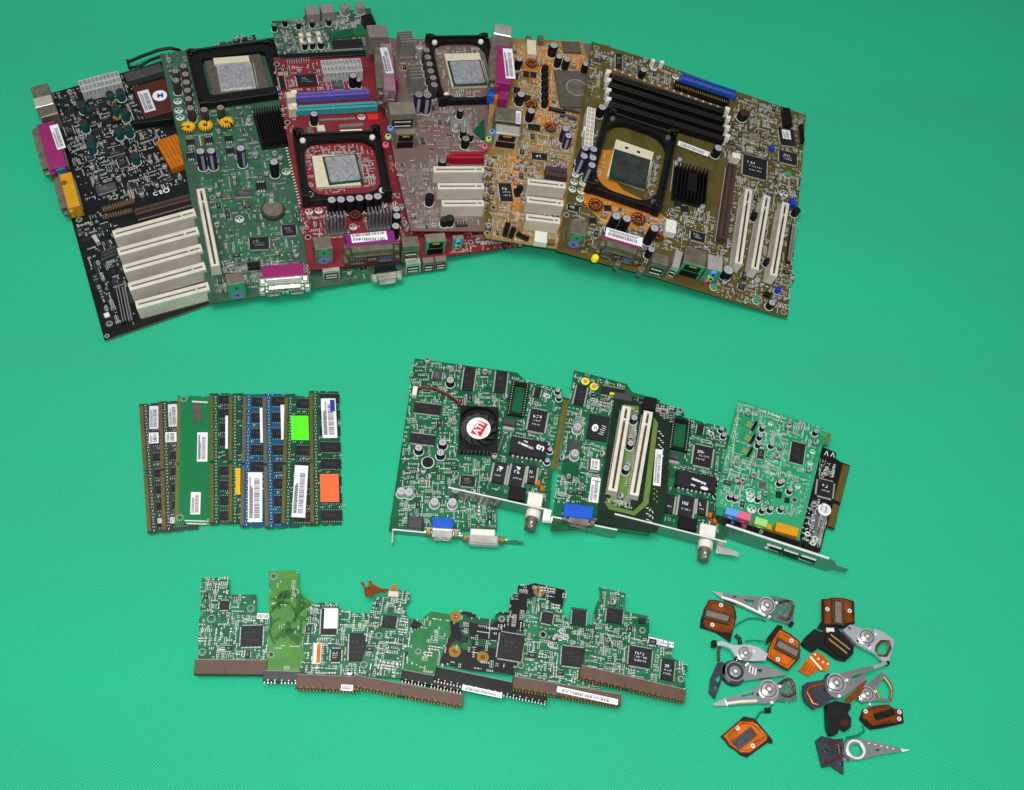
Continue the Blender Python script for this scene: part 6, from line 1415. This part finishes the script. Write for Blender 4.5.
pl(T, h8, [(88, 165), (110, 148), (228, 128), (240, 90), (262, 85), (270, 200), (275, 262), (215, 300), (155, 322), (100, 270), (85, 220)], 1, 4, 'arm_dark', 'coil_holder'); wire(T, h8, [(215, 158), (150, 172), (118, 188), (112, 215), (150, 285), (185, 295)], 4.4, 1.3, 'copper', 'coil')
pl(T, h8, [(255, 120), (300, 95), (380, 75), (450, 55), (545, 38), (560, 60), (480, 95), (505, 130), (400, 205), (350, 240), (290, 250), (255, 200)], 2, 6, 'arm_grey', 'arm', [[(400, 112), (488, 85), (415, 135)]])
pl(T, h8, [(545, 38), (600, 20), (652, 8), (640, 28), (560, 60)], 3, 4, 'metal', 'head_tip'); pivot(T, h8, (305, 150), 8, 8)
T = flat('drive_arm', 'small drive arm ending in a pale gold open frame, behind the brown flex strip', 'drive arm', h8, .5, AG)
pl(T, h8, [(430, 250), (450, 215), (540, 135), (600, 78), (635, 100), (672, 150), (686, 205), (665, 272), (560, 268), (480, 282)], 1, 4, 'arm_grey', 'arm', [[(566, 185), (618, 118), (650, 160), (668, 200), (655, 255), (592, 250)]])
wire(T, h8, [(618, 112), (655, 160), (672, 205), (664, 262)], 4.5, 1.2, 'brass', 'coil'); wire(T, h8, [(562, 180), (575, 215), (590, 250)], 4.5, 1, 'brass', 'coil_end'); pivot(T, h8, (508, 222), 6.4, 6.4)
T = flat('flex_connector', 'black connector with a brown flex strip rising across the grey arm', 'connector', h8, 8)
pl(T, h8, [(242, 288), (300, 268), (400, 290), (402, 320), (380, 350), (405, 385), (402, 440), (378, 462), (330, 435), (315, 485), (270, 492), (250, 440)], -5, 3, 'plastic_black', 'housing'); pl(T, h8, [(352, 262), (440, 190), (478, 115), (510, 132), (465, 220), (392, 285)], 2.6, 3.2, 'flex_brown', 'flex_circuit'); pl(T, h8, [(330, 395), (385, 390), (380, 435), (335, 430)], 3, 3.8, 'flex_dark', 'flex_patch')
T = piece('long brown-orange connector piece with two screw holes, at the right of the heap', h8, [(490, 322), (560, 300), (645, 292), (682, 318), (742, 332), (746, 405), (690, 415), (640, 420), (545, 436), (510, 405), (470, 380), (475, 335)], 'flex_brown', ((562, 355), (672, 322), (572, 392)), 'slot_black', [(497, 338), (718, 388), (720, 342)], extra=([(455, 390), (480, 320), (740, 325), (750, 415), (600, 450), (530, 460), (490, 430)],))
wire(T, h8, [(480, 430), (488, 470), (450, 495), (370, 510)], 1, .7, 'wire_teal', 'wire')
T = piece('square orange connector piece lying alone at the lower left of the heap', h7, [(215, 500), (330, 395), (415, 398), (450, 420), (520, 498), (512, 530), (390, 620), (330, 615), (250, 562)], 'flex_orange', ((292, 532), (398, 448), (322, 582)), 'chip_grey', [(312, 448), (412, 565)], extra=([(200, 505), (355, 370), (425, 385), (540, 520), (545, 550), (510, 545), (375, 642), (330, 625)],))
wire(T, h7, [(270, 540), (225, 505), (330, 410), (400, 415)], 3.2, .8, 'flex_orange', 'flex_fold'); wire(T, h7, [(420, 545), (500, 500), (430, 420)], 3.2, .7, 'copper', 'flex_fold')
T = flat('drive_arm', 'lowest drive arm, dark with a large empty bearing hole, pointing right', 'drive arm', h8, .5, AG)
circ = [(435 + 42 * math.cos(t * math.pi / 9), 590 + 40 * math.sin(t * math.pi / 9)) for t in range(18)]
pl(T, h8, [(350, 540), (400, 515), (500, 522), (700, 575), (728, 580), (726, 602), (600, 620), (470, 655), (350, 662)], 1, 5, 'arm_grey', 'arm', [circ, [(560, 588), (590, 585), (585, 600), (565, 605)]])
pl(T, h8, [(172, 530), (205, 500), (300, 522), (350, 515), (352, 665), (355, 752), (275, 695), (215, 706), (190, 600)], 1, 4.5, 'arm_dark', 'coil_holder', [[(322, 680), (345, 668), (347, 705)], [(228, 590), (248, 590), (246, 608), (230, 610)], [(295, 590), (315, 590), (312, 606), (296, 606)]])
wire(T, h8, [(225, 535), (322, 560), (325, 640), (222, 676)], 4.8, 1.1, 'copper_dark', 'coil'); x, y = T.at(h8(435, 588), 6); b = MB(); b.ring(0, 0, 0, 6, 7.8, 6.2, 'metal_bright', 30); T.put('pivot_ring', b, x, y)
pl(T, h8, [(726, 582), (760, 588), (795, 592), (740, 606)], 2.5, 3.4, 'metal_bright', 'head_tip'); wire(T, h8, [(352, 560), (375, 520), (440, 505), (480, 470)], 5.5, .7, 'wire_teal', 'wire'); wire(T, h8, [(345, 560), (350, 620), (390, 660)], 5, 1.4, 'arm_dark', 'groove')
b = MB()
for k in range(5): x, y = T.at(h8(520 + 40 * k, 548 + 9 * k), 5.2); b.box(x, y, 5, 5.5, 1.6, .9, 'metal_bright', -.2)
T.put('rib', b)
